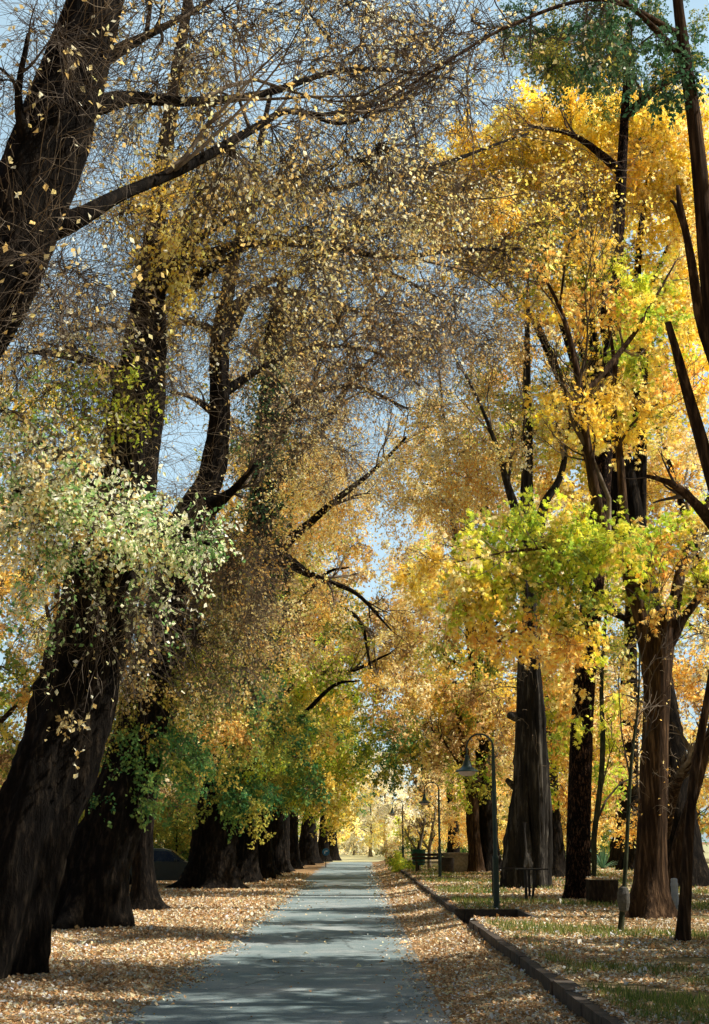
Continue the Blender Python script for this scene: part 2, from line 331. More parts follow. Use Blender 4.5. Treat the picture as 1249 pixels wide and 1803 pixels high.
class Tree:
    def __init__(s, name, label, cat, base, group=None, bark='dark_bark', twig='twig'):
        s.o = thing(name, label, cat, base, 0, group); s.base = np.array(base, float)
        s.tv = []; s.tf = []; s.tn = 0; s.bv = []; s.bf = []; s.bn = 0; s.lv = []; s.lf = []; s.lt = []; s.ln = 0; s.sv = []; s.sf = []; s.sn = 0
        s.nodes = np.zeros((0, 3)); s.nr = np.zeros(0); s.bark = bark; s.twig = twig; s.limbs = []
    def limb(s, pts, rad, sides=18, ridge=.08, flare=0, lobes=5, flare_h=1.0, wob=.0):
        L = np.linalg.norm(np.diff(np.asarray(pts, float), axis=0), axis=1).sum(); n = max(8, int(L/.18))
        P = spline(pts, n); r = np.interp(np.linspace(0, 1, n), np.linspace(0, 1, len(rad)), rad)
        if wob: P = P+np.stack([np.sin(np.linspace(0, L*1.7, n)+k*2.1)*wob*r for k in range(3)], 1)
        th = np.linspace(0, 2*math.pi, sides, endpoint=False); ph = rng.uniform(0, 6.28, 4)
        z = np.linspace(0, L, n)[:, None]
        tw = th[None]+.12*z
        disp = 1+ridge*(np.sin(5*tw+ph[0])*.5+np.sin(8*tw+ph[1]+.5*np.sin(z*1.3))*.35+np.sin(3*th[None]+z*.9+ph[2])*.5+.5*np.sin(13*tw+ph[3])*np.sin(z*2.2+ph[1]))
        disp = disp + rng.normal(0, ridge*.16, disp.shape)
        if flare: disp = disp+flare*np.exp(-z/flare_h)*(1+.75*np.sin(lobes*th[None]+ph[2])+.35*np.sin((lobes+3)*th[None]+ph[0]))
        V, Fq = tubes(P[None], r[None], sides, disp[None])
        s.tv.append(V); s.tf.append(Fq+s.tn); s.tn += len(V)
        s.tf.append(np.array([[s.tn-sides+i for i in range(sides)]]))
        s.limbs.append((P, r)); s.nodes = np.vstack([s.nodes, P]); s.nr = np.concatenate([s.nr, r]); return s
    def pl(s, pts, sides=18, forks=None, **kw):      # limb from photo points (px, py, distance, width px)
        s.limb([at(a, b, c) for a, b, c, _ in pts], [wd*c/F/2 for a, b, c, wd in pts], sides, wob=kw.pop('wob', .3 if sides <= 10 else .1), **kw)
        if forks is None: forks = 6 if sides <= 10 else 0
        if forks: s.fork(s.limbs[-1][0], s.limbs[-1][1], forks)
        return s
    def fork(s, P, r, n=5, depth=3, lf=.38):
        L = np.linalg.norm(np.diff(P, axis=0), axis=1).sum(); K = len(P)
        for q in range(n):
            u = rng.uniform(.35, .98) if q else .99; i = min(K-2, int(u*(K-1))); tg = unit(P[i+1]-P[i]); rr = max(r[i]*rng.uniform(.4, .65), .006)
            side = unit(rng.normal(size=3)+np.array([0, 0, .25])); dv = unit(tg+rng.uniform(.5, .95)*side); l = L*lf*rng.uniform(.6, 1.3)*(1.15-.4*u)
            if l < .25: continue
            pts = [P[i]]; m = 6
            for k in range(m-1):
                dv = unit(dv+rng.normal(0, .2, 3)+np.array([0, 0, .05])); pts.append(pts[-1]+dv*l/(m-1))
            pts = np.array(pts); R_ = np.linspace(rr, max(rr*.25, .004), m); s.add_tubes(pts[None], R_[None], 5 if depth > 1 else 4)
            s.nodes = np.vstack([s.nodes, pts[1:]]); s.nr = np.concatenate([s.nr, R_[1:]])
            if depth > 1: s.fork(pts, R_, max(3, n-1), depth-1, .5)
    def add_tubes(s, P, Rr, sides=3):
        V, Fq = tubes(P, Rr, sides); s.bv.append(V); s.bf.append(Fq+s.bn); s.bn += len(V)
    def add_leaves(s, P, size, dirn, nrm, tint, shape='leaf'):
        V, Fq, t = leaf_mesh(P, size, dirn, nrm, tint, shape); s.lv.append(V); s.lf.append(Fq+s.ln); s.lt.append(t); s.ln += len(V)
    def twigs(s, S, D, L, r0, droop, wig=.25, K=4):
        """S starts, D dirs, L lengths -> polylines"""
        n = len(S); P = np.zeros((n, K, 3)); P[:, 0] = S; d = unit(D)
        for k in range(1, K):
            d = unit(d+rng.normal(0, wig, (n, 3))+np.array([0, 0, -droop])); P[:, k] = P[:, k-1]+d*(L/(K-1))[:, None]
        Rr = np.outer(r0, np.linspace(1, .35, K)); return P, Rr
    def blob(s, c, r, n, pal, size=.075, tl=.6, tpc=10, lpt=6, droop=.12, shape='leaf', sub=1, tr=.006, shell=.5, updir=.0, connect=True, bright=1.0, br=.016, ncl=None):
        c = np.asarray(c, float); r = np.asarray(r, float)
        ncl = ncl or max(3, int(n/(tpc*lpt*(1+sub))))
        u = unit(rng.normal(size=(ncl, 3)))*(rng.uniform(0, 1, (ncl, 1))**shell)
        C = c+u*r; Cs = C[np.argsort(np.linalg.norm(C-c, axis=1))]
        S = []; D = []
        if connect and len(s.nodes):
            nodes = s.nodes; nr = s.nr
            BP = np.zeros((ncl, 6, 3)); BR = np.zeros((ncl, 6))
            extra = np.zeros((0, 3)); er = np.zeros(0)
            for i, q in enumerate(Cs):
                A = np.vstack([nodes, extra]) if len(extra) else nodes
                dd = np.linalg.norm(A-q, axis=1)+.35*np.maximum(0, A[:, 2]-q[2])
                j = int(dd.argmin()); a = A[j]; ar = (nr[j] if j < len(nodes) else er[j-len(nodes)]); Ld = np.linalg.norm(q-a)
                t = np.linspace(0, 1, 6)[:, None]
                bow = np.array([0, 0, .16*Ld])+rng.normal(0, .09*Ld, 3)
                P = a+(q-a)*t+bow*np.sin(t*math.pi)+rng.normal(0, .018*Ld, (6, 3))*np.sin(t*math.pi)
                BP[i] = P; r0 = min(ar*.75, .008+br*Ld*.8); BR[i] = np.linspace(max(r0, tr), tr, 6)
                extra = np.vstack([extra, P[1:]]); er = np.concatenate([er, BR[i][1:]])
            s.nodes = np.vstack([s.nodes, extra]); s.nr = np.concatenate([s.nr, er])
            s.add_tubes(BP, BR, 5)
            k = rng.integers(0, ncl, ncl*tpc); k[:ncl] = np.arange(ncl); tt = rng.uniform(.45, 1, len(k))*5; i0 = np.minimum(tt.astype(int), 4); fr = (tt-i0)[:, None]
            S = BP[k, i0]*(1-fr)+BP[k, i0+1]*fr; ax = BP[k, 5]-BP[k, 3]
        else:
            k = rng.integers(0, ncl, ncl*tpc); S = Cs[k]+rng.normal(0, tl*.3, (len(k), 3)); ax = Cs[k]-c
        D = unit(rng.normal(size=S.shape))+.5*unit(ax)+.35*unit(S-c)+np.array([0, 0, updir])
        L = tl*rng.uniform(.5, 1.4, len(S)); P, Rr = s.twigs(S, D, L, np.full(len(S), tr*.8), droop, .28)
        s.add_tubes(P, Rr); AP = [P]; AK = [k]
        for q in range(sub):
            kk = rng.integers(0, len(P), len(P)); a = rng.uniform(.25, .95, len(kk))*(3); i0 = np.minimum(a.astype(int), 2); fr = (a-i0)[:, None]
            S2 = P[kk, i0]*(1-fr)+P[kk, i0+1]*fr
            P2, R2 = s.twigs(S2, unit(P[kk, 3]-P[kk, 1])+rng.normal(0, .6, S2.shape), tl*.55*rng.uniform(.5, 1.4, len(kk)), np.full(len(kk), tr*.6), droop, .25)
            s.add_tubes(P2, R2); AP.append(P2); AK.append(k[kk])
        P = np.concatenate(AP); k = np.concatenate(AK)
        if n <= 0: return s
        m = int(n); j = rng.integers(0, len(P), m); a = rng.uniform(.2, 1, m)*3; i0 = np.minimum(a.astype(int), 2); fr = (a-i0)[:, None]
        Q = P[j, i0]*(1-fr)+P[j, i0+1]*fr+rng.normal(0, size*.35, (m, 3))
        dirn = rng.normal(size=(m, 3))+.6*unit(P[j, 3]-P[j, 0])+np.array([0, 0, -.35]); nrm = rng.normal(size=(m, 3))+.8*sdir+np.array([0, -.15, 0])
        pals = pal if isinstance(pal, (list, tuple)) else [pal]
        pc = [np.array(PAL[x]) for x in pals]; wsel = rng.integers(0, len(pals), ncl)
        prim = rng.integers(0, 99, ncl); cb = rng.uniform(.78, 1.18, ncl)*bright
        T = np.zeros((m, 3)); kc = k[j]
        for z, pa in enumerate(pc):
            mk = wsel[kc] == z; c_i = np.where(rng.uniform(size=m) < .5, prim[kc] % len(pa), rng.integers(0, len(pa), m)); T[mk] = pa[c_i[mk]]
        T = np.clip(T*cb[kc][:, None]*rng.uniform(.7, 1.25, (m, 1)), 0, .97)
        s.add_leaves(Q, size*rng.uniform(.65, 1.35, m), dirn, nrm, T, shape); return s
    def pb(s, px, py, d, rx, ry, rd, n, pal, **kw):   # blob from photo coordinates
        return s.blob(at(px, py, d), (rx*d/F, rd, ry*d/F), n, pal, **kw)
    def tw(s, px, py, d, rx, ry, rd, n, pal, ncl=34, **kw):
        ncl = int(ncl*.5); n = int(n*1.7)   # a tangle of fine bare twigs with a few leaves
        k = dict(tpc=22, sub=2, tl=.95, size=.07, droop=.12, tr=.0075, shell=.45, br=.03); k.update(kw)
        return s.pb(px, py, d, rx, ry, rd, n, pal, ncl=ncl, **k)
    def add_shoot(s, P, Rr):
        V, Fq = tubes(P, Rr, 3); s.sv.append(V); s.sf.append(Fq+s.sn); s.sn += len(V)
    def shoots(s, li, t0, t1, n, L=.8, pal=None, nleaf=0, size=.06, tr=.005):
        P, r = s.limbs[li]; K = len(P); i = rng.integers(int(t0*K), max(int(t0*K)+1, min(K, int(t1*K))), n)
        a = unit(rng.normal(size=(n, 3))*np.array([1, 1, .3])); S = P[i]+a*(r[i][:, None]*.9)
        Tw, Rr = s.twigs(S, a+np.array([0, 0, .6]), L*rng.uniform(.3, 1.5, n), np.full(n, tr), .05, .3, 5); s.add_shoot(Tw, Rr)
        kk = rng.integers(0, n, n*2); T2, R2 = s.twigs(Tw[kk, 2], Tw[kk, 4]-Tw[kk, 2]+rng.normal(0, .4, (n*2, 3)), L*.5*rng.uniform(.3, 1.4, n*2), np.full(n*2, tr*.65), .1, .3)
        s.add_shoot(T2, R2)
        if nleaf:
            j = rng.integers(0, n, nleaf); q = rng.integers(1, 5, nleaf); pa = np.array(PAL[pal])
            s.add_leaves(Tw[j, q]+rng.normal(0, .08, (nleaf, 3)), size*rng.uniform(.6, 1.3, nleaf), rng.normal(size=(nleaf, 3)), rng.normal(size=(nleaf, 3))+np.array([.3, -.3, .5]), pa[rng.integers(0, len(pa), nleaf)]*rng.uniform(.7, 1.15, (nleaf, 1)))
        s.flush_shoots(); return s
    def flush_shoots(s):
        q = link('shoots', mesh_np('shoots', np.vstack(s.sv)-s.base, s.sf, M['pale_twig']), s.o); q['kind'] = 'stuff'; s.sv = []; s.sf = []; s.sn = 0
    def ivy(s, li, t0, t1, n, pal='green', size=.09, spread=.12):
        P, r = s.limbs[li]; K = len(P); i = rng.integers(int(t0*K), max(int(t0*K)+1, int(t1*K)), n)
        a = unit(rng.normal(size=(n, 3))*np.array([1, 1, .15])); pa = np.array(PAL[pal])
        Q = P[i]+a*(r[i][:, None]+rng.uniform(0, spread, (n, 1)))+rng.normal(0, .08, (n, 3))
        s.add_leaves(Q, size*rng.uniform(.6, 1.3, n), rng.normal(size=(n, 3))+np.array([0, 0, -.8]), a+rng.normal(0, .4, (n, 3)), pa[rng.integers(0, len(pa), n)]*rng.uniform(.5, 1.1, (n, 1)))
        return s
    def done(s, leafm='leaf'):
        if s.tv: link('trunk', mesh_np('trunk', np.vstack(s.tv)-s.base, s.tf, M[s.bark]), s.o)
        if s.bv: link('branches', mesh_np('branches', np.vstack(s.bv)-s.base, s.bf, M[s.twig]), s.o)
        if s.lv: link('foliage', mesh_np('foliage', np.vstack(s.lv)-s.base, s.lf, M[leafm], np.vstack(s.lt), smooth=False), s.o)
        return s.o

# ------------------------------------------------------------------ the setting
ROAD_L, ROAD_R, KX, KH, YEND = -2.66, .95, 1.95, .30, 117.0
def sheet(name, xs, ys, zf, m, skip=None, kind='structure'):
    xs = np.asarray(xs, float); ys = np.asarray(ys, float); X, Y = np.meshgrid(xs, ys); Z = zf(X, Y)
    V = np.column_stack([X.ravel(), Y.ravel(), np.broadcast_to(Z, X.shape).ravel()]); nx = len(xs)
    Fq = np.array([[j*nx+i, j*nx+i+1, (j+1)*nx+i+1, (j+1)*nx+i] for j in range(len(ys)-1) for i in range(nx-1)
                   if not (skip and skip((xs[i]+xs[i+1])/2, (ys[j]+ys[j+1])/2))])
    return struct(name, mesh_np(name, V, [Fq], m), kind)
sheet('ground', [-1500, -200, -40, 0, 40, 200, 1500], [-60, 0, 60, 120, 300, 2500], lambda x, y: x*0, M['verge'])
ys = np.arange(-8, YEND+.1, .5)
edge = np.column_stack([np.full(len(ys), ROAD_L)+.12*np.sin(ys*.9)+.08*np.sin(ys*2.3+1), np.full(len(ys), ROAD_R+.1)+.08*np.sin(ys*1.1+2)])
V = np.vstack([np.column_stack([edge[:, k], ys, np.full(len(ys), .006)]) for k in (0, 1)]); n = len(ys)
struct('road', mesh_np('road', V, [np.array([[i, n+i, n+i+1, i+1] for i in range(n-1)])], M['asphalt']))
sheet('cross_road', [-60, -8, 8, 60], [YEND, YEND+6], lambda x, y: x*0+.006, M['bright_grass'])
sheet('meadow', [-300, -40, 0, 40, 300], [YEND+6, 200, 700], lambda x, y: x*0+.008, M['bright_grass'])
gy = np.arange(-8, 116, .4); gx = np.array([.8, .98, 1.15, 1.35, 1.55, 1.75, KX-.002])
sheet('gutter_bank', gx, gy, lambda x, y: .004+.15*((x-.8)/1.15)**1.5*(1+.25*np.sin(y*1.7)+.2*np.sin(y*4.1+x*3))*(x > .9)+0, M['verge'])
T0, T1 = gnd(850, 1617, KH)[1], gnd(850, 1602, KH)[1]; TX = gnd(936, 1610, KH)[0]
sheet('lawn', [KX+.2, TX, 6, 12, 30, 150], [-10, 10, T0, T1, 60, YEND], lambda x, y: x*0+KH, M['lawn'], skip=lambda x, y: x < TX and T0 < y < T1)
mb = MB(); y = -8.0; i = 0
while y < YEND-1:
    if T0-.05 < y+.5 < T1+.05 or (y < T0 < y+.99): y += .5 if y < T1 else .99; continue
    mb.box((KX+.1+rng.normal(0, .008), y+.49, KH/2+rng.normal(0, .006)), (.2, .975, KH+.012), rng.normal(0, .004), 1, .012); y += .99
struct('kerb', mesh_np('kerb', np.vstack(mb.v), mb.f, M['kerb'], smooth=False))
mb = MB()                                # open drain crossing the lawn edge
for yy in (T0+.04, T1-.04): mb.box(((KX+TX)/2+.1, yy, KH/2+.004), (TX-KX-.21, .08, KH+.02))
mb.box((TX-.04, (T0+T1)/2, KH/2+.002), (.08, T1-T0-.17, KH+.01)); mb.box(((KX+TX)/2+.05, (T0+T1)/2, .02), (TX-KX-.2, T1-T0-.17, .03))
dr = mb.build('drain_channel', M['kerb']); tag(dr, 'open drain slot cut into the lawn from the kerb, in front of the nearest lamp', 'drain')

# fallen leaves and grass: nobody could count them
def litter(name, n, xf, y0, y1, zf, size, keep=None, pal='litter', up=.55, power=1.0, bright=1.0):
    u = rng.uniform(size=n); y = y0*(y1/y0)**u if power == 1 else rng.uniform(y0, y1, n)
    x = xf(n, y); P = np.column_stack([x, y, np.zeros(n)])
    if keep is not None: k = keep(P); P = P[k]; n = len(P)
    P[:, 2] = zf(P[:, 0], P[:, 1])+rng.uniform(.004, .03, n)
    pa = np.array(PAL[pal]); T = pa[rng.integers(0, len(pa), n)]*rng.uniform(.7, 1.25, (n, 1))*bright
    T *= (.85+.3*vnoise(P[:, :2], .8, 3))[:, None]
    d = rng.normal(size=(n, 3)); d[:, 2] *= .33; nr = rng.normal(size=(n, 3))*up*.7+np.array([0, 0, 1.])
    sz = size*rng.uniform(.5, 1.1, n)*np.where(rng.uniform(size=n) < .12, 1.7, 1)*(P[:, 1]/15)**.45
    V, Fq, t = leaf_mesh(P, sz, d, nr, np.clip(T, 0, .96)); return V, Fq, t
def joinl(name, parts, m):
    nv = 0; Vs = []; Fs = []; Ts = []
    for V, Fq, t in parts: Vs.append(V); Fs.append(Fq+nv); Ts.append(t); nv += len(V)
    struct(name, mesh_np(name, np.vstack(Vs), Fs, M['litter'], np.vstack(Ts), smooth=False), 'stuff')
flat = lambda x, y: 0*x
drift = lambda x, y: .07*np.clip(vnoise(np.column_stack([x, y*.6]), 2.2, 33)-.35, 0, 1)*np.clip((-2.5-x)*1.2, 0, 1)
bank = lambda x, y: .01+.15*(np.clip(x-.8, 0, 2)/1.15)**1.5
joinl('fallen_leaves', [
    litter('l', 230000, lambda n, y: rng.uniform(-9, -2.62, n), 9, 75, drift, .05),
    litter('l', 16000, lambda n, y: ROAD_L+np.abs(rng.normal(0, .24, n))*(.6+.8*vnoise(y[:, None], .9, 5)), 9, 60, flat, .055),
    litter('l', 75000, lambda n, y: KX-.03-np.abs(rng.normal(0, .5, n)), 9, 100, bank, .046, lambda P: P[:, 0] > .2),
    litter('l', 420, lambda n, y: rng.uniform(ROAD_L, ROAD_R, n), 9, 60, flat, .055, None, 'litter', .4, 1, 1.15),
    litter('l', 230000, lambda n, y: KX+.12+rng.uniform(0, 1, n)**1.2*(2+y*.35), 9, 80, lambda x, y: 0*x+KH, .05,
           lambda P: ~((P[:, 0] < TX) & (P[:, 1] > T0-.02) & (P[:, 1] < T1+.02)) & (vnoise(P[:, :2], .9, 9) > .12)),
], M['litter'])
def grass(n):
    y = 9*(80/9)**rng.uniform(size=n); x = KX+.22+rng.uniform(size=n)*(1.5+y*.36)
    P = np.column_stack([x, y, np.full(n, KH)]); v = vnoise(P[:, :2], .7, 21)*.7+vnoise(P[:, :2], 2.5, 22)*.3
    P = P[(v > .6) & ~((x < TX+.1) & (y > T0-.05) & (y < T1+.05))]; n = len(P)
    h = rng.uniform(.04, .11, n)*(P[:, 1]/15)**.3; wd = .006*(P[:, 1]/12)**.7; a = rng.uniform(0, 6.28, n); l = rng.normal(0, .35, (n, 2))*h[:, None]
    dx = np.column_stack([np.cos(a), np.sin(a), 0*a])*wd[:, None]; tip = P+np.column_stack([l, h])
    V = np.stack([P-dx, P+dx, tip+dx*.2, tip-dx*.2], 1).reshape(-1, 3)
    pa = np.array([(.2, .3, .07), (.32, .38, .1), (.5, .46, .16), (.14, .22, .06)]); T = np.repeat(pa[rng.integers(0, 4, n)]*rng.uniform(.7, 1.2, (n, 1)), 4, axis=0)
    struct('grass', mesh_np('grass', V, [np.arange(n)[:, None]*4+np.arange(4)], M['grass'], T, smooth=False), 'stuff')
grass(150000)
# ------------------------------------------------------------------ left avenue, near trees one by one
AV = 'old avenue trees on the left side of the road'
def G0(px, py, z=0): return gnd(px, py, z)
# nearest: leaning trunk at top left
t = Tree('avenue_tree', 'thick leaning trunk at the top left corner, covered in pale bare shoots', 'tree', (-5.0, 12.4, 0), AV)
b = t.base
t.limb([b, b+np.array([.15, .2, 2.2]), at(-190, 830, 12.9), at(0, 470, 13), at(108, 200, 13.2), at(172, -10, 13.4), at(260, -330, 14)], [.75, .55, .44, .42, .38, .30, .2], 26, .09, .5, 5, .8)
t.pl([(60, 400, 13.1, 60), (150, 378, 13.3, 34), (225, 340, 13.8, 24), (330, 288, 14.6, 21), (440, 232, 15.6, 17), (520, 195, 16.5, 11), (610, 215, 17.5, 7), (740, 165, 19, 4)], 10)
t.pl([(515, 196, 16.4, 10), (600, 200, 17, 8), (690, 175, 18, 6), (800, 120, 19, 4)], 8)
t.pl([(120, 190, 13.2, 50), (230, 178, 14, 26), (340, 176, 15, 19), (470, 166, 16.5, 14), (620, 120, 18, 9), (800, 140, 20, 5)], 10)
t.pl([(130, 120, 13.2, 40), (270, 60, 14.5, 16), (400, -20, 16, 9)], 8)
t.pl([(60, 300, 13, 40), (30, 180, 12.6, 16), (50, 60, 12.4, 9)], 8)
t.shoots(0, .25, .95, 560, .9, 'palegold', 120)
t.tw(90, 130, 12.8, 110, 170, 1.2, 150, 'palegold', 24, tr=.005)
t.tw(340, 90, 15.5, 180, 110, 2.2, 700, 'palegold', 46)
t.tw(590, 80, 18, 170, 110, 2.5, 800, 'palegold', 46)
t.tw(760, 60, 20, 150, 110, 2.5, 500, 'palegold', 34)
t.tw(420, 240, 16, 190, 80, 1.8, 700, 'palegold', 26, droop=.3)
t.tw(610, 240, 18, 170, 80, 1.8, 600, 'palegold', 22, droop=.25)
t.tw(80, 480, 12.6, 90, 120, .8, 120, 'palegold', 18, tr=.005)
t.done('maple_leaf')
# second: broad dark trunk at left edge, leafy green bough with highlights painted white
t = Tree('avenue_tree', 'dark leaning trunk at the left edge with a green bough painted with white highlights', 'tree', (-5.0, 18.6, 0), AV)
b = t.base
t.limb([b, at(45, 1480, 18.6), at(105, 1330, 18.7), at(150, 1180, 18.9), at(185, 1030, 19.1), at(215, 860, 19.4), at(245, 690, 19.7), at(265, 500, 20), at(272, 420, 20.2), at(300, 200, 20.8), at(340, -60, 21.5)], [.66, .54, .54, .53, .5, .44, .36, .2, .15, .11, .07], 48, .15, .35, 5, .6)
t.pl([(250, 560, 20, 40), (300, 478, 20.4, 24), (375, 442, 21, 20), (430, 432, 21.6, 16), (540, 428, 23, 12), (690, 455, 25, 10), (800, 440, 27, 8), (960, 440, 29, 4)], 10)
t.pl([(430, 432, 21.6, 14), (330, 500, 20.5, 16)], 8)
t.pl([(215, 900, 19.4, 50), (140, 820, 18.6, 24), (60, 780, 17.8, 12)], 8)
t.pl([(190, 1000, 19.1, 50), (270, 940, 18.6, 22), (350, 930, 18, 10)], 8)
t.pl([(265, 470, 20.1, 24), (400, 390, 21.5, 14), (500, 336, 23, 12), (600, 330, 24.5, 10), (750, 296, 26.5, 9), (930, 236, 29, 5)], 8)
t.pl([(245, 690, 19.7, 60), (170, 640, 19, 22), (60, 620, 18, 12)], 8)
t.shoots(0, .28, .75, 700, 1.0, 'palegold', 260)
WG = ['lit_shaded_green', 'lit_shaded_green', 'lit_shaded_green', 'palegold']
for px, py, rx, ry, n in [(60, 830, 60, 45, 1900), (130, 850, 70, 45, 1900), (200, 890, 70, 45, 1900), (270, 925, 70, 40, 1700), (340, 945, 50, 32, 1000), (50, 930, 55, 50, 1600), (130, 950, 70, 40, 1500), (210, 965, 70, 32, 1100), (60, 1000, 60, 25, 1000)]:
    t.pb(px, py, 17.9+rng.uniform(-.5, .4), rx*1.15, ry*1.15, .8, int(n*.75), WG, tpc=10, lpt=5, tl=.55, size=.066, droop=.2, shell=.62)
t.pl([(205, 930, 18.9, 30), (120, 900, 18.2, 14), (60, 880, 17.9, 9), (20, 860, 17.6, 5)], 8); t.pl([(215, 900, 18.9, 26), (290, 930, 18.3, 11), (370, 960, 18, 5)], 8)
t.pb(110, 740, 18.5, 130, 80, 1.5, 3000, ['palegold', 'yg', 'lit_shaded_green'], tpc=14, lpt=4, tl=.8, size=.066)
t.pb(180, 690, 18.5, 120, 60, 1.2, 1200, ['palegold', 'yg'], tpc=14, lpt=4, tl=.8, size=.066)
t.pb(190, 1040, 18.0, 120, 50, .7, 500, ['palegold', 'lit_shaded_green'], tpc=12, lpt=3, tl=.8, size=.066, droop=.5)
t.tw(100, 580, 19, 130, 110, 1.6, 900, 'palegold', 40)
t.pb(290, 420, 20.2, 70, 190, 1.2, 3600, 'gold', tpc=12, lpt=4, tl=.6, size=.075, droop=.35)
t.pb(420, 370, 21.5, 150, 90, 1.6, 3600, ['gold', 'palegold'], tpc=14, lpt=3, tl=.8, size=.07)
t.tw(420, 380, 21.5, 170, 90, 1.8, 300, 'palegold', 40)
t.pb(620, 370, 24, 190, 110, 2.2, 4200, 'palegold', tpc=16, lpt=3, tl=1, size=.075, droop=.2)
t.tw(620, 380, 24, 190, 110, 2.2, 300, 'palegold', 50, tl=1.2)
t.tw(780, 250, 26, 170, 110, 2.2, 900, 'palegold', 50, tl=1.2)
t.tw(900, 420, 28, 130, 60, 2, 500, 'palegold', 34, tl=1.2)
t.tw(420, 510, 22, 190, 100, 2, 1600, 'palegold', 56, tl=1.1)
t.tw(640, 540, 25, 200, 110, 2.5, 2200, ['brown', 'palegold'], 64, tl=1.2)
t.tw(230, 330, 20, 120, 120, 1.5, 500, 'palegold', 30)
t.tw(200, 1070, 18.2, 110, 60, .7, 60, 'palegold', 14, tl=1.0, droop=.5, tr=.007, tpc=14)
t.pb(110, 1290, 18.2, 80, 60, .6, 260, 'palegold', tpc=8, lpt=3, tl=.4, size=.075, droop=.3)
t.done('maple_leaf')
# third: widest base, tall dark column above
t = Tree('avenue_tree', 'very wide dark trunk second from the left edge, its stem a dark column above', 'tree', (*gnd(142, 1634)[:2], 0), AV)
b = t.base; d = b[1]
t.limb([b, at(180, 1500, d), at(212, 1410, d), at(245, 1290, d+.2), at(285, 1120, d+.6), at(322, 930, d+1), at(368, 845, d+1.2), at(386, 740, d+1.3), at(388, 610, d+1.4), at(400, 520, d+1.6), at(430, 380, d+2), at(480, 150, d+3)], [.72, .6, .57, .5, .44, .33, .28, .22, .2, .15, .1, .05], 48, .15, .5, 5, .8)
t.pl([(330, 900, d+1, 60), (400, 870, d+.8, 16), (450, 820, d+.6, 8)], 8)
t.pl([(388, 620, d+1.4, 30), (360, 575, d+1.2, 14), (240, 570, d+.6, 8), (130, 580, d, 5)], 8)
t.pl([(392, 590, d+1.4, 30), (450, 520, d+2, 16), (560, 520, d+3, 10), (700, 590, d+5, 6)], 8)
t.pl([(400, 545, d+1.6, 26), (470, 500, d+2, 14), (570, 470, d+2.6, 10), (680, 480, d+3.4, 7), (800, 540, d+4.5, 3)], 8, forks=8)
t.pl([(388, 690, d+1.4, 22), (460, 650, d+2, 12), (560, 610, d+3, 9), (660, 620, d+4, 6), (740, 680, d+5, 3)], 8, forks=8)
t.pl([(425, 400, d+2, 14), (500, 420, d+2.4, 9), (600, 410, d+3, 6), (720, 360, d+4, 3)], 8, forks=7)
t.pl([(385, 730, d+1.3, 20), (340, 700, d+1, 10), (300, 690, d+.6, 6)], 8)
t.shoots(0, .35, .6, 260, .9, 'palegold', 100)
t.tw(280, 650, d+1, 90, 120, 1.6, 900, ['brown', 'palegold'], 44, tl=1)
t.tw(520, 780, d+3, 140, 110, 2.4, 900, ['brown', 'palegold'], 42, tl=1.2)
t.tw(500, 620, d+3, 150, 130, 2.4, 1200, ['palegold', 'brown'], 42, tl=1.2)
t.tw(690, 640, d+6, 140, 120, 2.5, 1300, 'brown', 60, tl=1.3)
t.tw(820, 560, d+7, 130, 90, 2.5, 1200, ['brown', 'palegold'], 44, tl=1.3)
t.tw(430, 1000, d+.4, 130, 90, 1.4, 300, 'brown', 50, tl=1.1)
t.pb(420, 1000, d+.6, 130, 100, 1.4, 2400, ['amber', 'palegold', 'brown', 'olive'], tpc=14, lpt=3, tl=.9, size=.075, droop=.35)
t.pb(300, 1330, d+.3, 120, 70, 1.1, 6000, ['green', 'green', 'olive'], tpc=10, lpt=7, tl=.5, size=.08, droop=.2)
t.pb(240, 1400, d-.4, 70, 45, .6, 1800, 'green', tpc=10, lpt=7, tl=.4, size=.08, droop=.2)
t.pb(250, 1200, d-.4, 110, 80, .9, 2600, ['palegold', 'olive'], tpc=12, lpt=4, tl=.7, size=.075, droop=.35)
t.tw(330, 1150, d+.2, 130, 90, 1.2, 300, 'brown', 40, tl=1.1)
t.pb(360, 1180, d+.5, 120, 100, 1.2, 2600, ['palegold', 'brown', 'olive', 'green'], tpc=12, lpt=4, tl=.8, size=.075, droop=.35)
t.done()
# fourth: slim, lit along its right edge
t = Tree('avenue_tree', 'narrow dark trunk with a bright right rim, just behind the widest trunk', 'tree', (*gnd(257, 1603)[:2], 0), AV)
b = t.base; d = b[1]
t.limb([b, at(252, 1520, d), at(255, 1440, d), at(275, 1330, d), at(310, 1200, d+.3), at(360, 1000, d+1), at(380, 800, d+2)], [.36, .27, .25, .25, .24, .18, .1], 22, .10, .6, 4, .5)
t.pb(430, 1130, d+2, 110, 90, 1.8, 4180, ['palegold', 'amber', 'olive'], tpc=12, lpt=5, tl=.8, size=.085, droop=.3)
t.pb(380, 1290, d+1.5, 100, 60, 1.5, 4940, ['olive', 'green', 'amber'], tpc=10, lpt=7, tl=.6, size=.09, droop=.2)
t.done()
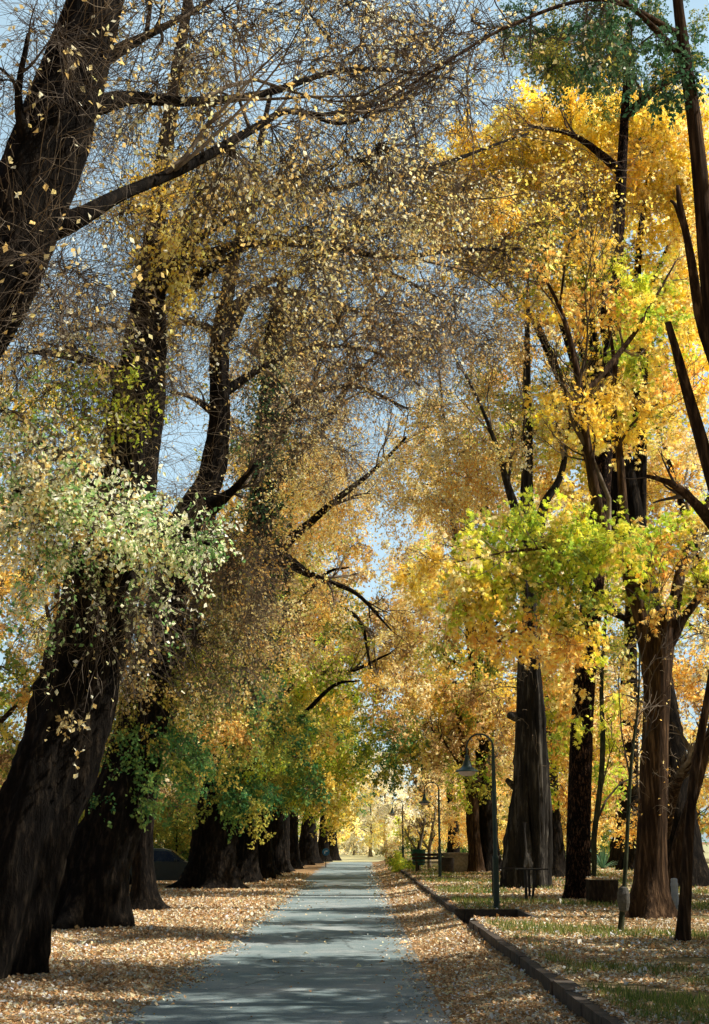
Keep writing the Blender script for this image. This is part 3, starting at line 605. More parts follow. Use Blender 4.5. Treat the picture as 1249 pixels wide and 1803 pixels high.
# fifth: ivy clad
t = Tree('avenue_tree', 'broad black trunk right of the parked car, its upper stem clad in ivy', 'tree', (*gnd(368, 1566)[:2], 0), AV)
b = t.base; d = b[1]
t.limb([b, at(374, 1500, d), at(392, 1400, d), at(420, 1270, d+.3), at(442, 1100, d+1), at(458, 930, d+1.5), at(468, 780, d+2), at(480, 640, d+2.5), at(500, 480, d+3)], [.98, .8, .75, .62, .5, .48, .46, .36, .2], 28, .11, .45, 5, .7)
t.ivy(0, .36, .95, 9000, 'conifer', .13, .95)
t.ivy(0, .4, .92, 1500, 'green', .12, .8)
t.pl([(450, 1040, d+1, 40), (500, 967, d+.5, 20), (560, 905, d, 14), (640, 845, d-1, 9), (715, 770, d-2, 5)], 8)
t.pl([(468, 780, d+2, 36), (540, 700, d+2, 13), (620, 680, d+2, 9), (720, 720, d+2, 4)], 8, forks=8)
t.pl([(455, 960, d+1.4, 40), (540, 1010, d+1, 14), (620, 1040, d+.6, 8), (690, 1110, d, 3)], 8, forks=8)
t.pl([(462, 860, d+1.8, 40), (560, 760, d+3, 16), (640, 640, d+4, 9)], 8)
t.pb(400, 1400, d-1, 110, 70, 1.8, 6080, ['green', 'green', 'olive'], tpc=10, lpt=8, tl=.7, size=.12, droop=.2)
t.pb(470, 1290, d, 120, 80, 2.2, 6080, ['olive', 'yg', 'amber', 'green'], tpc=10, lpt=7, tl=.8, size=.12, droop=.2)
t.pb(500, 1100, d, 120, 110, 2.6, 6080, ['palegold', 'amber', 'brown'], tpc=12, lpt=5, tl=1.1, size=.11, droop=.3)
t.pb(560, 880, d+1, 120, 130, 3.0, 7980, ['amber', 'palegold'], tpc=14, lpt=5, tl=1.2, size=.11, droop=.2)
t.pb(540, 720, d+3, 120, 120, 3.0, 4180, ['brown', 'palegold'], tpc=16, lpt=3, tl=1.4, size=.1, droop=.15)
t.tw(640, 830, d-1, 90, 60, 1.5, 500, 'palegold', 30, tl=1.2)
t.done()

# ------------------------------------------------------------------ generic trees, copied down the avenue
def generic(label, pals, h=22, sp=5.5, n=9000, size=.2, bark='dark_bark', r0=.6, low=3.0, seed=1, lean=0, tr=.012, name='avenue_tree', cat='tree', group=None, qf=1.0, lm='leaf'):
    global rng; keep = rng; rng = np.random.default_rng(seed)
    t = Tree(name, label, cat, (0, 0, 0), group, bark)
    t.limb([(0, 0, 0), (.05+lean*.1, 0, h*.12), (lean*.4, .1, h*.3), (lean*.8, 0, h*.6), (lean, .1, h*.93)], [r0, r0*.75, r0*.6, r0*.33, .05], 16, .1, .45, 5, .7)
    for k in range(7):
        a = rng.uniform(0, 6.28); z = h*rng.uniform(.22, .7); L = sp*rng.uniform(.6, 1.0)*(1.1-z/h*.5)
        q = np.array([lean*z/h, 0, z]); dv = np.array([math.cos(a), math.sin(a), .55])
        t.limb([q, q+dv*L*.4, q+dv*L*.75+np.array([0, 0, .1*L]), q+dv*L], [r0*.28, r0*.2, r0*.13, .03], 7, .05)
    nb = 16
    for k in range(nb):
        a = k*2.4+rng.uniform(-.5, .5); zz = low+(h-low)*((k+.5)/nb); rad = sp*(.62 if zz < h*.7 else .45)*rng.uniform(.7, 1.15)
        c = np.array([lean*zz/h+math.cos(a)*rad*.8, math.sin(a)*rad*.8, zz]); q = sp*rng.uniform(.36, .55)*qf
        t.blob(c, (q, q, q*.75), n//nb, [pals[k*len(pals)//nb]] if rng.uniform() < .75 else pals, size=size, tl=.9, tpc=7, lpt=7, droop=.15, tr=tr, sub=1)
    o = t.done(lm); rng = keep; return o
def copy_tree(o, loc, rz, s, label, group=None):
    c = o.copy(); COL.objects.link(c); c.location = loc; c.rotation_euler = (0, 0, rz); c.scale = (s, s, s); c['label'] = label
    if group: c['group'] = group
    elif 'group' in c: del c['group']
    for ch in o.children: k = ch.copy(); COL.objects.link(k); k.parent = c
    return c
def place(o, loc, rz, s, label=None):
    o.location = loc; o.rotation_euler = (0, 0, rz); o.scale = (s, s, s); return o

ORD = ['sixth', 'seventh', 'eighth', 'ninth', 'tenth', 'eleventh', 'twelfth', 'thirteenth', 'fourteenth', 'fifteenth', 'sixteenth', 'seventeenth', 'last']
protoA = generic('sixth trunk in the left row, its right edge brightly lit, under yellow-green leaves', ['green', 'olive', 'yg', 'amber', 'brown', 'brown'], 24, 5.2, 15000, .16, seed=11, low=4.5, lean=1.2, group=AV)
protoB = generic('seventh trunk in the left row, dark, under green and gold leaves', ['gold', 'yg', 'olive', 'olive', 'amber', 'brown'], 22, 5.4, 15000, .16, seed=12, low=4, lean=1.5, group=AV)
xs = [(-4.9, 58.5), (-4.7, 63.5), (-4.75, 68), (-4.6, 75), (-4.75, 82), (-4.6, 89), (-4.7, 96), (-4.2, 103), (-3.9, 110), (-3.3, 118.5), (-2.5, 125)]
for i, (x, y) in enumerate(xs):
    src = protoA if i % 2 == 0 else protoB; rz = [0, .4, 2.6, 4.4, 5.2, 1.1, 3.0, .2, 2.2, .9, 4][i]; s = [1, 1, .95, 1.05, .98, 1, .92, 1, .95, .9, .85][i]
    if i < 2: place(src, (x, y, 0), rz, s)
    else: copy_tree(src, (x, y, 0), rz, s, 'dark trunk standing %s from the front in the left row' % ORD[i], AV)

# a longer-limbed neighbour whose boughs hang over the far road
t = Tree('avenue_tree', 'left avenue tree whose yellow-green boughs overhang the far road', 'tree', (-5.6, 64.5, 0), AV)
t.limb([t.base, (-5.5, 64.5, 4), (-5, 64.5, 9), (-4.4, 64.5, 15), (-4, 64.5, 20)], [.55, .45, .38, .2, .05], 16, .1, .4)
t.pl([(470, 1230, 64.5, 18), (540, 1190, 64, 10), (620, 1180, 63.5, 7), (690, 1150, 63, 3)], 8)
t.pl([(480, 1100, 64.5, 16), (560, 1060, 64, 9), (630, 1090, 63.5, 7), (655, 1180, 63, 4)], 8)
for px, py, rx, ry, n, pal in [(610, 1300, 80, 60, 3600, ['yg', 'olive']), (680, 1300, 70, 60, 2600, ['olive', 'green', 'brown']), (560, 1200, 90, 60, 3600, ['yg', 'gold', 'olive']), (640, 1130, 70, 60, 1800, ['brown', 'palegold']), (580, 1390, 60, 40, 2200, ['gold', 'yg']), (520, 1370, 60, 40, 2000, ['green', 'olive']), (700, 1220, 60, 60, 1800, ['amber', 'palegold', 'brown']), (605, 1000, 50, 80, 1500, ['palegold', 'brown']), (600, 860, 60, 80, 1300, ['brown', 'palegold']), (640, 960, 30, 60, 450, ['palegold', 'brown']), (480, 1400, 70, 36, 2200, ['green', 'olive']), (545, 1350, 60, 40, 2200, ['green', 'olive', 'yg']), (590, 1420, 40, 34, 1100, ['green', 'gold', 'yg'])]:
    t.pb(px, py, 63+rng.uniform(-2, 2), rx, ry, 2.4, n, pal, tpc=9, lpt=7, tl=.8, size=.125, droop=.25)
t.done()

# behind the left row
BK = 'trees in the park behind the left row'
protoC = generic('background tree with a brown-lit trunk seen above the parked car', ['olive', 'green', 'amber', 'palegold', 'gold'], 17, 5, 14000, .17, 'brown_bark', .45, 2.2, 21, .3, name='park_tree', group=BK)
place(protoC, (-10.4, 62, 0), .5, 1)
for i, (x, y, s) in enumerate([(-14, 48, 1.1), (-16, 70, 1.2), (-10.5, 92, 1.1), (-20, 95, 1.3), (-13, 34, 1.0), (-12, 115, 1.2), (-9.5, 78, .62), (-11, 56, .55), (-10, 104, .6)]):
    copy_tree(protoC, (x, y, 0), i*1.3, s, 'olive park tree behind the left avenue row, %s' % ['left of the parked car', 'half hidden behind the ivy-clad trunk', 'beyond the middle of the row', 'far back to the left', 'behind the dark trunk at the left edge', 'near the far end of the row', 'low, between the middle trunks', 'low, just behind the parked car', 'low, between the farthest trunks'][i], BK)

# ------------------------------------------------------------------ right side, near
Z = KH
t = Tree('maple_tree', 'forked brown tree on the right with gold crown and a low yellow-green bough', 'tree', (*gnd(1143, 1617, Z)[:2], Z), None, 'brown_bark')
b = t.base; d = b[1]
t.limb([b, at(1146, 1530, d), at(1150, 1420, d), at(1154, 1300, d), at(1160, 1180, d), at(1172, 1080, d)], [.36, .29, .27, .25, .25, .21], 30, .09, .5, 6, .45)
t.pl([(1150, 1190, d, 34), (1130, 1100, d, 25), (1105, 1010, d, 23), (1062, 925, d-.3, 22), (1036, 800, d-.5, 17), (1022, 690, d-.5, 12), (1005, 600, d-.4, 10), (985, 540, d-.2, 8), (960, 490, d, 5)], 14, forks=7)
t.pl([(1020, 700, d-.5, 10), (1075, 640, d, 11), (1120, 585, d+.4, 8), (1150, 530, d+.8, 6), (1190, 460, d+1.2, 3)], 10)
t.pl([(1110, 1020, d, 17), (1098, 900, d+.2, 16), (1092, 800, d+.3, 14), (1078, 700, d+.4, 11), (1082, 640, d+.4, 8), (1060, 500, d+.5, 4)], 12, forks=6)
t.pl([(1170, 1140, d, 29), (1200, 1090, d, 16), (1240, 1040, d, 13), (1300, 930, d+.4, 8)], 10)
t.pl([(1176, 1100, d, 25), (1195, 1010, d+.4, 19), (1225, 930, d+.8, 16), (1290, 800, d+1, 8)], 10)
t.pl([(985, 545, d-.2, 5), (1000, 440, d, 4), (1040, 330, d+.4, 2)], 8)
t.pl([(1062, 925, d-.3, 10), (980, 960, d-1, 6), (880, 975, d-1.8, 4), (800, 990, d-2.4, 2)], 8)
t.shoots(0, .35, 1, 90, .45, 'amber', 60, .07)
for px, py, rx, ry, n, pal in [(900, 950, 110, 40, 1500, ['yg', 'yg', 'yg', 'olive']), (800, 980, 80, 40, 1000, ['yg', 'gold', 'palegold']), (990, 985, 90, 36, 1300, ['yg', 'olive']), (860, 1030, 100, 45, 1400, ['yg', 'gold', 'amber']), (950, 1050, 90, 45, 1100, ['gold', 'yg', 'olive']),
                               (770, 1040, 60, 40, 500, ['palegold', 'gold']), (890, 1120, 80, 45, 900, ['gold', 'amber', 'palegold']), (1030, 1100, 70, 60, 700, ['amber', 'gold', 'olive']), (1030, 1200, 45, 70, 500, ['yg', 'olive', 'amber']), (1150, 990, 80, 70, 1700, ['yg', 'olive', 'amber']), (1180, 1080, 60, 50, 500, ['amber', 'yg']), (950, 905, 80, 32, 600, ['yg', 'gold']), (1090, 960, 60, 50, 900, ['yg', 'yg', 'gold']), (1200, 940, 50, 60, 900, ['yg', 'gold']), (1020, 960, 60, 40, 900, 'yg'), (870, 1060, 80, 40, 900, ['yg', 'gold'])]:
    t.pb(px, py, d-1.4+rng.uniform(-.6, .6) if px < 1100 else d+.2, rx*1.2, ry*1.2, 1.2, int(n*1.1), pal, tpc=9, lpt=6, tl=.5, size=.082, droop=.25, shape='maple', shell=.72, bright=1.0)
t.pb(1040, 720, d, 90, 80, 1.2, 1500, ['gold', 'gold', 'yg'], tpc=10, lpt=5, tl=.5, size=.08, shape='maple', droop=.2)
t.pb(1130, 720, d+.6, 90, 90, 1.2, 1500, ['gold', 'amber'], tpc=10, lpt=5, tl=.5, size=.08, shape='maple', droop=.2)
t.pb(1120, 560, d+1, 130, 120, 1.6, 2550, ['gold', 'yg'], tpc=10, lpt=5, tl=.5, size=.085, shape='maple', droop=.2)
t.pb(1000, 520, d, 120, 130, 1.6, 1870, ['gold', 'amber'], tpc=12, lpt=4, tl=.6, size=.08, shape='maple', droop=.2)
t.pb(1000, 350, d+.5, 170, 120, 2, 1530, 'gold', tpc=14, lpt=2, tl=.9, size=.08, droop=.15)
t.done('maple_leaf')

t = Tree('pine_tree', 'straight pine trunk with plated red-brown bark on the right', 'tree', (*gnd(1018, 1583, Z)[:2], Z), None, 'pine_bark')
b = t.base; d = b[1]
t.limb([b, at(1019, 1500, d), at(1022, 1350, d), at(1026, 1250, d), at(1040, 1080, d+.2), at(1054, 930, d+.4), at(1066, 760, d+.6), at(1080, 560, d+.8), at(1095, 300, d+1), at(1110, 40, d+1.2)], [.33, .30, .29, .28, .28, .27, .25, .2, .15, .08], 30, .05, .22, 5, .4)
t.pl([(1095, 300, d+1, 20), (1010, 240, d, 10), (930, 220, d-1, 6)], 8); t.pl([(1100, 200, d+1, 18), (1200, 120, d+1, 9)], 8)
t.pb(1100, 80, d+1, 170, 130, 2.4, 26000, ['conifer', 'conifer', 'olive'], tpc=14, lpt=12, tl=.6, size=.07, droop=.25)
t.pb(970, 50, d+2, 130, 80, 2.2, 9000, ['conifer', 'conifer', 'olive'], tpc=14, lpt=10, tl=.7, size=.075, droop=.3)
t.pb(960, 130, d, 90, 80, 1.6, 1800, ['conifer', 'olive'], tpc=14, lpt=8, tl=.7, size=.09, droop=.3)
t.done()

t = Tree('furrowed_tree', 'massive grey furrowed trunk of fused stems beside the nearest lamp post', 'tree', (*gnd(927, 1564, Z)[:2], Z), None, 'grey_bark')
b = t.base; d = b[1]
t.limb([b+np.array([-.18, 0, 0]), at(916, 1480, d), at(923, 1380, d), at(928, 1250, d), at(932, 1120, d), at(930, 1000, d+.2), at(928, 880, d+.3), at(930, 760, d+.4), at(928, 640, d+.6), at(930, 480, d+.8)], [.5, .43, .34, .29, .25, .21, .19, .15, .11, .04], 52, .2, .25, 4, .9)
t.limb([b+np.array([.2, -.25, 0]), at(948, 1480, d-.2), at(946, 1380, d-.2), at(944, 1250, d-.1), at(938, 1120, d)], [.3, .24, .26, .24, .15], 40, .24, .3, 3, .6)
t.limb([b+np.array([.55, .1, 0]), at(963, 1480, d+.1), at(960, 1380, d+.1), at(952, 1270, d), at(942, 1160, d)], [.2, .16, .15, .14, .06], 32, .24, .3, 3, .5)
t.pl([(928, 960, d+.2, 30), (908, 905, d, 18), (892, 840, d-.3, 13), (872, 780, d-.8, 9), (835, 690, d-1.2, 5), (790, 610, d-1.6, 2)], 10)
t.pl([(932, 960, d+.2, 28), (958, 895, d+.2, 17), (985, 840, d+.5, 12), (1002, 760, d+1, 8), (1030, 640, d+1.4, 4), (1040, 520, d+1.6, 2)], 10)
t.pl([(918, 1262, d, 20), (895, 1258, d-.3, 12)], 8); t.pl([(915, 1390, d, 16), (892, 1372, d-.3, 9)], 8)
t.shoots(0, .3, .6, 40, .6); t.shoots(1, .5, .9, 30, .6)
t.pb(800, 830, d+4, 130, 130, 3.4, 14300, ['salmon', 'palegold', 'amber'], tpc=12, lpt=6, tl=1, size=.105)
t.pb(930, 720, d+2, 120, 120, 2.5, 6600, ['palegold', 'amber', 'yg'], tpc=14, lpt=5, tl=1, size=.1)
t.pb(870, 780, d, 70, 60, 1.2, 1500, ['palegold', 'amber', 'yg'], tpc=12, lpt=5, tl=.8, size=.09)
t.pb(1000, 760, d+.6, 60, 70, 1.2, 1400, ['palegold', 'gold'], tpc=12, lpt=5, tl=.8, size=.09)
t.pb(880, 600, d+2, 130, 110, 2.5, 4400, ['brown', 'palegold'], tpc=16, lpt=3, tl=1.2, size=.09)
t.done()

# tall trunk at the right edge, mostly above and beside the frame
t = Tree('conifer_tree', 'dark slender conifer trunk running down the top right edge', 'tree', (5.35, 15.2, Z), None, 'brown_bark')
d = 15.2
t.limb([t.base, at(1330, 1000, d), at(1262, 600, d), at(1228, 260, d), at(1205, 90, d), at(1190, -40, d), at(1170, -300, d)], [.2, .15, .12, .09, .075, .06, .03], 16, .08, .3)
t.pl([(1262, 640, d, 24), (1232, 560, d, 21), (1212, 440, d-.2, 15), (1198, 370, d-.3, 11), (1194, 328, d-.3, 7)], 10, forks=0, ridge=.16)
t.pl([(1204, 400, d-.2, 9), (1190, 362, d-.2, 8), (1180, 352, d-.2, 5)], 7, forks=0)
t.pl([(1262, 860, d, 26), (1230, 760, d, 23), (1200, 660, d-.1, 18), (1184, 600, d-.2, 14), (1177, 570, d-.2, 12)], 10, forks=0, ridge=.16)
t.pl([(1268, 930, d, 30), (1220, 880, d-.1, 18), (1180, 850, d-.2, 13), (1138, 838, d-.3, 6)], 8)
t.pl([(1205, 100, d, 16), (1120, 20, d-.5, 9), (1060, -30, d-1, 5)], 8)
t.pl([(1200, 60, d, 14), (1060, 0, d-.6, 9), (900, 45, d-1, 7), (760, 125, d-1.6, 5), (640, 205, d-2, 3)], 8)
t.pb(1130, 90, d-.3, 90, 90, .9, 1500, 'conifer', tpc=14, lpt=8, tl=.5, size=.07, droop=.3)
t.pb(960, 60, d-.5, 150, 70, 1, 250, ['palegold', 'olive'], tpc=16, lpt=1, tl=.8, size=.06, droop=.25)
t.pb(800, 120, d-1.2, 140, 60, 1, 200, 'palegold', tpc=14, lpt=1, tl=.8, size=.06, droop=.2)
t.done()

# ------------------------------------------------------------------ saplings and slim stems on the right lawn
t = Tree('sapling', 'thin green staked sapling with a wire guard low on its stem', 'sapling', (*gnd(1092, 1642, Z)[:2], Z), None, 'stake')
d = t.base[1]
t.pl([(1092, 1645, d, 11), (1098, 1560, d, 8), (1106, 1440, d, 7), (1114, 1330, d, 6), (1124, 1240, d, 4), (1126, 1150, d, 3)], 8)
mb = MB(); q = at(1097, 1583, d); mb.tube([q+np.array([.004*k, 0, z]) for k, z in enumerate((-.2, -.17, -.05, .08, .17, .2))], [.035, .075, .1, .1, .07, .035], 10)
g = mb.build('guard', M['guard'], t.o); 
for v in g.data.vertices: v.co = Vector(np.array(v.co)-t.base)
t.pb(1120, 1200, d, 40, 90, .3, 70, ['amber', 'yg'], tpc=5, lpt=2, tl=.3, size=.07, tr=.004)
t.done()
t = Tree('sapling', 'slim dark trunk standing at the right edge, nearest on the lawn', 'sapling', (*gnd(1203, 1658, Z)[:2], Z), None, 'brown_bark')
d = t.base[1]
t.pl([(1202, 1662, d, 27), (1206, 1580, d, 21), (1214, 1480, d, 18), (1224, 1360, d, 16), (1250, 1200, d, 12), (1290, 950, d, 6)], 12, flare=.3, flare_h=.15)
t.pb(1300, 1000, d, 70, 200, .8, 700, ['amber', 'palegold'], tpc=10, lpt=4, tl=.5, size=.07)
t.done()
t = Tree('leaning_tree', 'leaning slim brown trunk between the forked tree and the right edge', 'tree', (*gnd(1187, 1600, Z)[:2], Z), None, 'brown_bark')
d = t.base[1]
t.pl([(1188, 1602, d, 18), (1182, 1560, d, 22), (1193, 1500, d, 22), (1210, 1440, d, 20), (1228, 1380, d, 18), (1260, 1250, d, 12)], 12)
t.pl([(1172, 1470, d+3, 16), (1178, 1410, d+2, 22), (1195, 1370, d+1, 21), (1225, 1335, d+.5, 20), (1260, 1290, d, 14)], 10)
t.pb(1270, 1150, d+1, 80, 140, 1.2, 1100, ['palegold', 'salmon'], tpc=10, lpt=4, tl=.6, size=.08)
t.done()
t = Tree('slim_tree', 'thin pale stem rising just right of the pine trunk', 'tree', (*gnd(1043, 1560, Z)[:2], Z), None, 'stake')
d = t.base[1]
t.pl([(1043, 1562, d, 8), (1046, 1500, d, 10), (1052, 1430, d, 10), (1062, 1300, d, 9), (1060, 1180, d, 7), (1068, 1060, d, 4)], 8)
t.pb(1075, 1180, d, 50, 120, 1, 500, ['amber', 'palegold'], tpc=10, lpt=4, tl=.6, size=.09)
t.done()
t = Tree('park_tree', 'dark trunk flaring at its foot behind the sapling and left of the forked tree', 'tree', (*gnd(1095, 1528, Z)[:2], Z), None, 'dark_bark')
d = t.base[1]
t.pl([(1096, 1532, d, 46), (1100, 1470, d, 34), (1104, 1380, d, 32), (1106, 1250, d, 28), (1110, 1100, d, 22), (1120, 900, d, 12)], 18, flare=.4, flare_h=1.2)
t.pb(1130, 1250, d+1, 90, 110, 2.5, 2500, ['amber', 'salmon', 'palegold'], tpc=10, lpt=6, tl=.9, size=.13)
t.pb(1150, 1050, d, 110, 120, 3, 2500, ['salmon', 'amber', 'gold'], tpc=10, lpt=6, tl=.9, size=.13)
t.done()

# mid distance park tree left of the nearest lamp
t = Tree('park_tree', 'reddish trunk with dark olive and gold crown between the two nearer lamps', 'tree', (*gnd(836, 1536, Z)[:2], Z), None, 'brown_bark')
d = t.base[1]
t.pl([(838, 1539, d, 26), (836, 1490, d, 21), (832, 1430, d, 22), (828, 1380, d, 20), (815, 1300, d, 13), (800, 1200, d, 8)], 16, flare=.3, flare_h=.8)
t.pl([(832, 1400, d, 16), (850, 1330, d+1, 10), (880, 1250, d+2, 7)], 8); t.pl([(830, 1390, d, 14), (800, 1330, d-.5, 8), (760, 1280, d-1, 5)], 8)
t.pb(770, 1220, d, 110, 80, 3.4, 7560, ['brown', 'olive', 'amber'], tpc=10, lpt=7, tl=1.1, size=.16, droop=.2)
t.pb(850, 1260, d+1, 90, 90, 3, 5760, ['olive', 'amber', 'gold'], tpc=10, lpt=7, tl=1.1, size=.16, droop=.2)
t.pb(830, 1370, d-1, 70, 50, 2, 1620, ['olive', 'yg'], tpc=10, lpt=6, tl=.8, size=.14, droop=.3)
t.pb(720, 1330, d+2, 80, 70, 3, 4320, ['olive', 'green', 'brown'], tpc=10, lpt=7, tl=1, size=.16, droop=.3)
t.pb(700, 1130, d+4, 90, 80, 3.5, 5760, ['palegold', 'salmon', 'brown'], tpc=10, lpt=7, tl=1.2, size=.17, droop=.25)
t.done()

# big gold crown behind, right
t = Tree('gold_tree', 'huge tree with a glowing gold crown filling the upper right', 'tree', (10.2, 45, Z), None, 'dark_bark')
d = 45
t.limb([t.base, (10.1, 45, 4), (9.6, 45.2, 9), (9, 45, 14), (8, 45, 19), (7.6, 45, 25)], [.7, .5, .45, .35, .25, .06], 18, .1, .4)
for q in ((860, 330, d), (1000, 200, d), (1150, 260, d), (1180, 420, d), (950, 480, d), (800, 420, d)):
    p = at(*q); t.limb([(9.3, 45, 11+q[1]*-.004), (np.array([9, 45, 14])+p)/2+np.array([0, 0, 1]), p], [.2, .13, .04], 8)
for px, py, rx, ry, n, pal in [(1010, 220, 120, 70, 9000, 'gold'), (1150, 240, 110, 80, 8100, ['gold', 'palegold']), (880, 290, 110, 70, 7560, 'gold'), (1030, 350, 130, 80, 9000, ['gold', 'amber']), (1180, 380, 90, 100, 7560, ['gold', 'palegold']),
        (850, 400, 120, 60, 5760, ['gold', 'amber']), (980, 470, 120, 70, 5400, ['gold', 'yg']), (1130, 520, 130, 90, 7200, ['gold', 'gold', 'yg']), (790, 320, 70, 50, 2600, 'gold'), (1220, 300, 70, 90, 3500, 'gold'), (1225, 480, 60, 100, 3000, ['gold', 'palegold']), (1220, 650, 60, 90, 2500, ['gold', 'amber']), (930, 230, 90, 60, 3000, 'gold'), (1100, 640, 120, 60, 3000, ['gold', 'yg'])]:
    t.pb(px, py, d+rng.uniform(-1.5, 1.5), rx*1.08, ry*1.08, 2.6, int(n*1.25), pal, tpc=9, lpt=8, tl=.8, size=.155, droop=.1, tr=.01)
t.done('gold_leaf')
t = Tree('gold_tree', 'tall amber and gold tree below the glowing crown, behind the pine', 'tree', (14.5, 52, Z), None, 'dark_bark')
t.limb([t.base, (14.3, 52, 5), (13.6, 52, 10), (12, 52, 17)], [.5, .36, .28, .06], 16, .1, .4)
for px, py, rx, ry, n, pal in [(1120, 700, 120, 90, 6300, ['gold', 'yg']), (1010, 760, 100, 90, 4680, ['gold', 'amber', 'yg']), (1170, 840, 80, 110, 4680, ['amber', 'salmon']), (1060, 880, 110, 80, 3960, ['amber', 'gold']), (970, 1150, 60, 120, 3960, ['amber', 'salmon']), (1000, 1320, 90, 110, 5400, ['amber', 'amber', 'yg'])]:
    t.pb(px, py, 52+rng.uniform(-1.5, 1.5), rx, ry, 2.6, n, pal, tpc=9, lpt=8, tl=.9, size=.16, droop=.12, tr=.01)
t.done()

t = Tree('park_tree', 'tall slender park tree whose salmon crown borders the gap of sky', 'tree', (5.9, 66, Z), None, 'dark_bark')
t.limb([t.base, (5.8, 66, 5), (5.4, 66, 11), (4.6, 66, 17), (4, 66, 25)], [.42, .34, .27, .18, .04], 16, .1, .4)
for px, py, rx, ry, n, pal in [(740, 880, 60, 100, 3600, ['salmon', 'palegold', 'amber']), (722, 1030, 50, 80, 2600, ['palegold', 'salmon']), (770, 740, 80, 80, 2600, ['palegold', 'amber']), (700, 960, 30, 60, 900, ['palegold', 'brown']), (800, 1020, 80, 90, 3400, ['salmon', 'amber', 'yg']), (700, 1140, 50, 60, 1600, ['palegold', 'brown']), (700, 800, 50, 50, 1100, ['brown', 'palegold']), (672, 900, 40, 60, 800, ['palegold', 'brown']), (668, 1060, 36, 60, 900, ['palegold', 'salmon']), (660, 1180, 40, 50, 900, ['brown', 'olive'])]:
    t.pb(px, py, 66+rng.uniform(-1.5, 1.5), rx, ry, 2.6, n, pal, tpc=9, lpt=7, tl=.9, size=.12, droop=.2)
t.done()

# right-hand rows of the park, copied
RG = 'park trees beyond the lamps on the right'
protoD = generic('salmon and gold park tree behind the furrowed trunk', ['brown', 'olive', 'salmon', 'palegold', 'salmon', 'amber'], 23, 6, 17000, .16, 'dark_bark', .5, 5, 31, -.6, name='park_tree', lm='maple_leaf', group=RG)
place(protoD, (7.6, 56, Z), 0, 1)
for i, (x, y, s, rz) in enumerate([(6.6, 72, 1.0, 2), (7.4, 88, 1.05, 4), (6.8, 104, 1.0, 1), (13.5, 70, 1.1, 3), (15, 92, 1.1, 5), (20, 62, 1.0, .5), (24, 82, 1.1, 2.5)]):
    copy_tree(protoD, (x, y, Z), rz, s, 'salmon-leaved park tree on the right, %s' % ['behind the second lamp', 'beyond the green bin', 'at the far end of the kerb', 'deep behind the reddish trunk', 'far back in the park', 'behind the forked tree', 'far right in the park'][i], RG)
protoE = generic('low amber bush-like tree glowing between the pine and the forked tree', ['amber', 'salmon', 'amber', 'palegold'], 9, 4.2, 14000, .14, 'brown_bark', .22, 1.6, 41, .2, name='small_tree', lm='gold_leaf', group='low amber trees in the park')
place(protoE, (14, 50, Z), 0, 1)
for i, (x, y, s, rz) in enumerate([(18.5, 56, 1.1, 2), (9.4, 60, .9, 4), (23, 60, 1.2, 1), (12, 78, 1.1, 3), (8.5, 98, .8, 2), (6.5, 118, .8, 5), (10.5, 112, .9, 1)]):
    copy_tree(protoE, (x, y, Z), rz, s, 'low amber-leaved tree %s' % ['behind the forked tree at right', 'behind the furrowed trunk', 'deep in the park at the right edge', 'beyond the reddish trunk', 'beyond the bench', 'at the far end of the lawn', 'behind the planter far away'][i], 'low amber trees in the park')

SG = 'unseen trees added to shade the road and lawn'  # unseen trees added for road shadows, spaced to leave sun bands
protoG = generic('unseen tree added beyond the right frame edge to shade the road', ['olive', 'amber', 'gold', 'palegold'], 15.5, 3.7, 26000, .15, 'brown_bark', .3, 4.0, 61, .2, qf=.66, name='park_tree', group=SG)
place(protoG, (11, 9.2, Z), 0, 1.18)
for x, y, s, rz in [(11.3, 18.2, 1.12, 4), (12.4, 30, .92, 5), (13.2, 35, .95, 3)]:
    copy_tree(protoG, (x, y, Z), rz, s, 'unseen tree added beyond the right frame edge to shade the road', SG)
protoS = generic('half bare unseen tree added beyond the right frame edge to dapple the road', ['olive', 'amber', 'gold', 'palegold'], 15, 3.4, 12000, .15, 'brown_bark', .28, 4.5, 62, .2, name='park_tree', group=SG, qf=.6)
place(protoS, (10.6, 14.1, Z), 0, .95)

HG = 'undergrowth closing the view between the trunks'
protoH = generic('dark green bush between the trunks behind the parked car', ['green', 'olive', 'olive', 'brown'], 5, 3.2, 9000, .16, 'dark_bark', .1, .4, 71, 0, name='bush', cat='bush', group=HG)
place(protoH, (-12, 66, 0), 0, 1)
for i, (x, y, s) in enumerate([(-9.5, 72, .8), (-16, 60, 1.1), (-14, 82, 1.1), (-10, 88, .8), (-12, 100, 1), (-9, 112, .8), (-19, 76, 1.2), (-18, 98, 1.3), (-22, 62, 1.2), (-15, 116, 1.2), (-13, 43, .9), (-17, 36, 1), (-26, 80, 1.3),
                               (12, 101, 1), (17, 100, 1.1), (9, 124, .9), (22, 104, 1.2), (27, 92, 1.2), (16, 122, 1.2), (30, 74, 1.2), (24, 122, 1.3), (5, 140, .6)]):
    copy_tree(protoH, (x, y, KH if x > 0 else 0), i*1.9, s, 'bush in the undergrowth %s' % ('behind the left avenue row' if x < 0 else 'at the back of the park on the right'), HG)

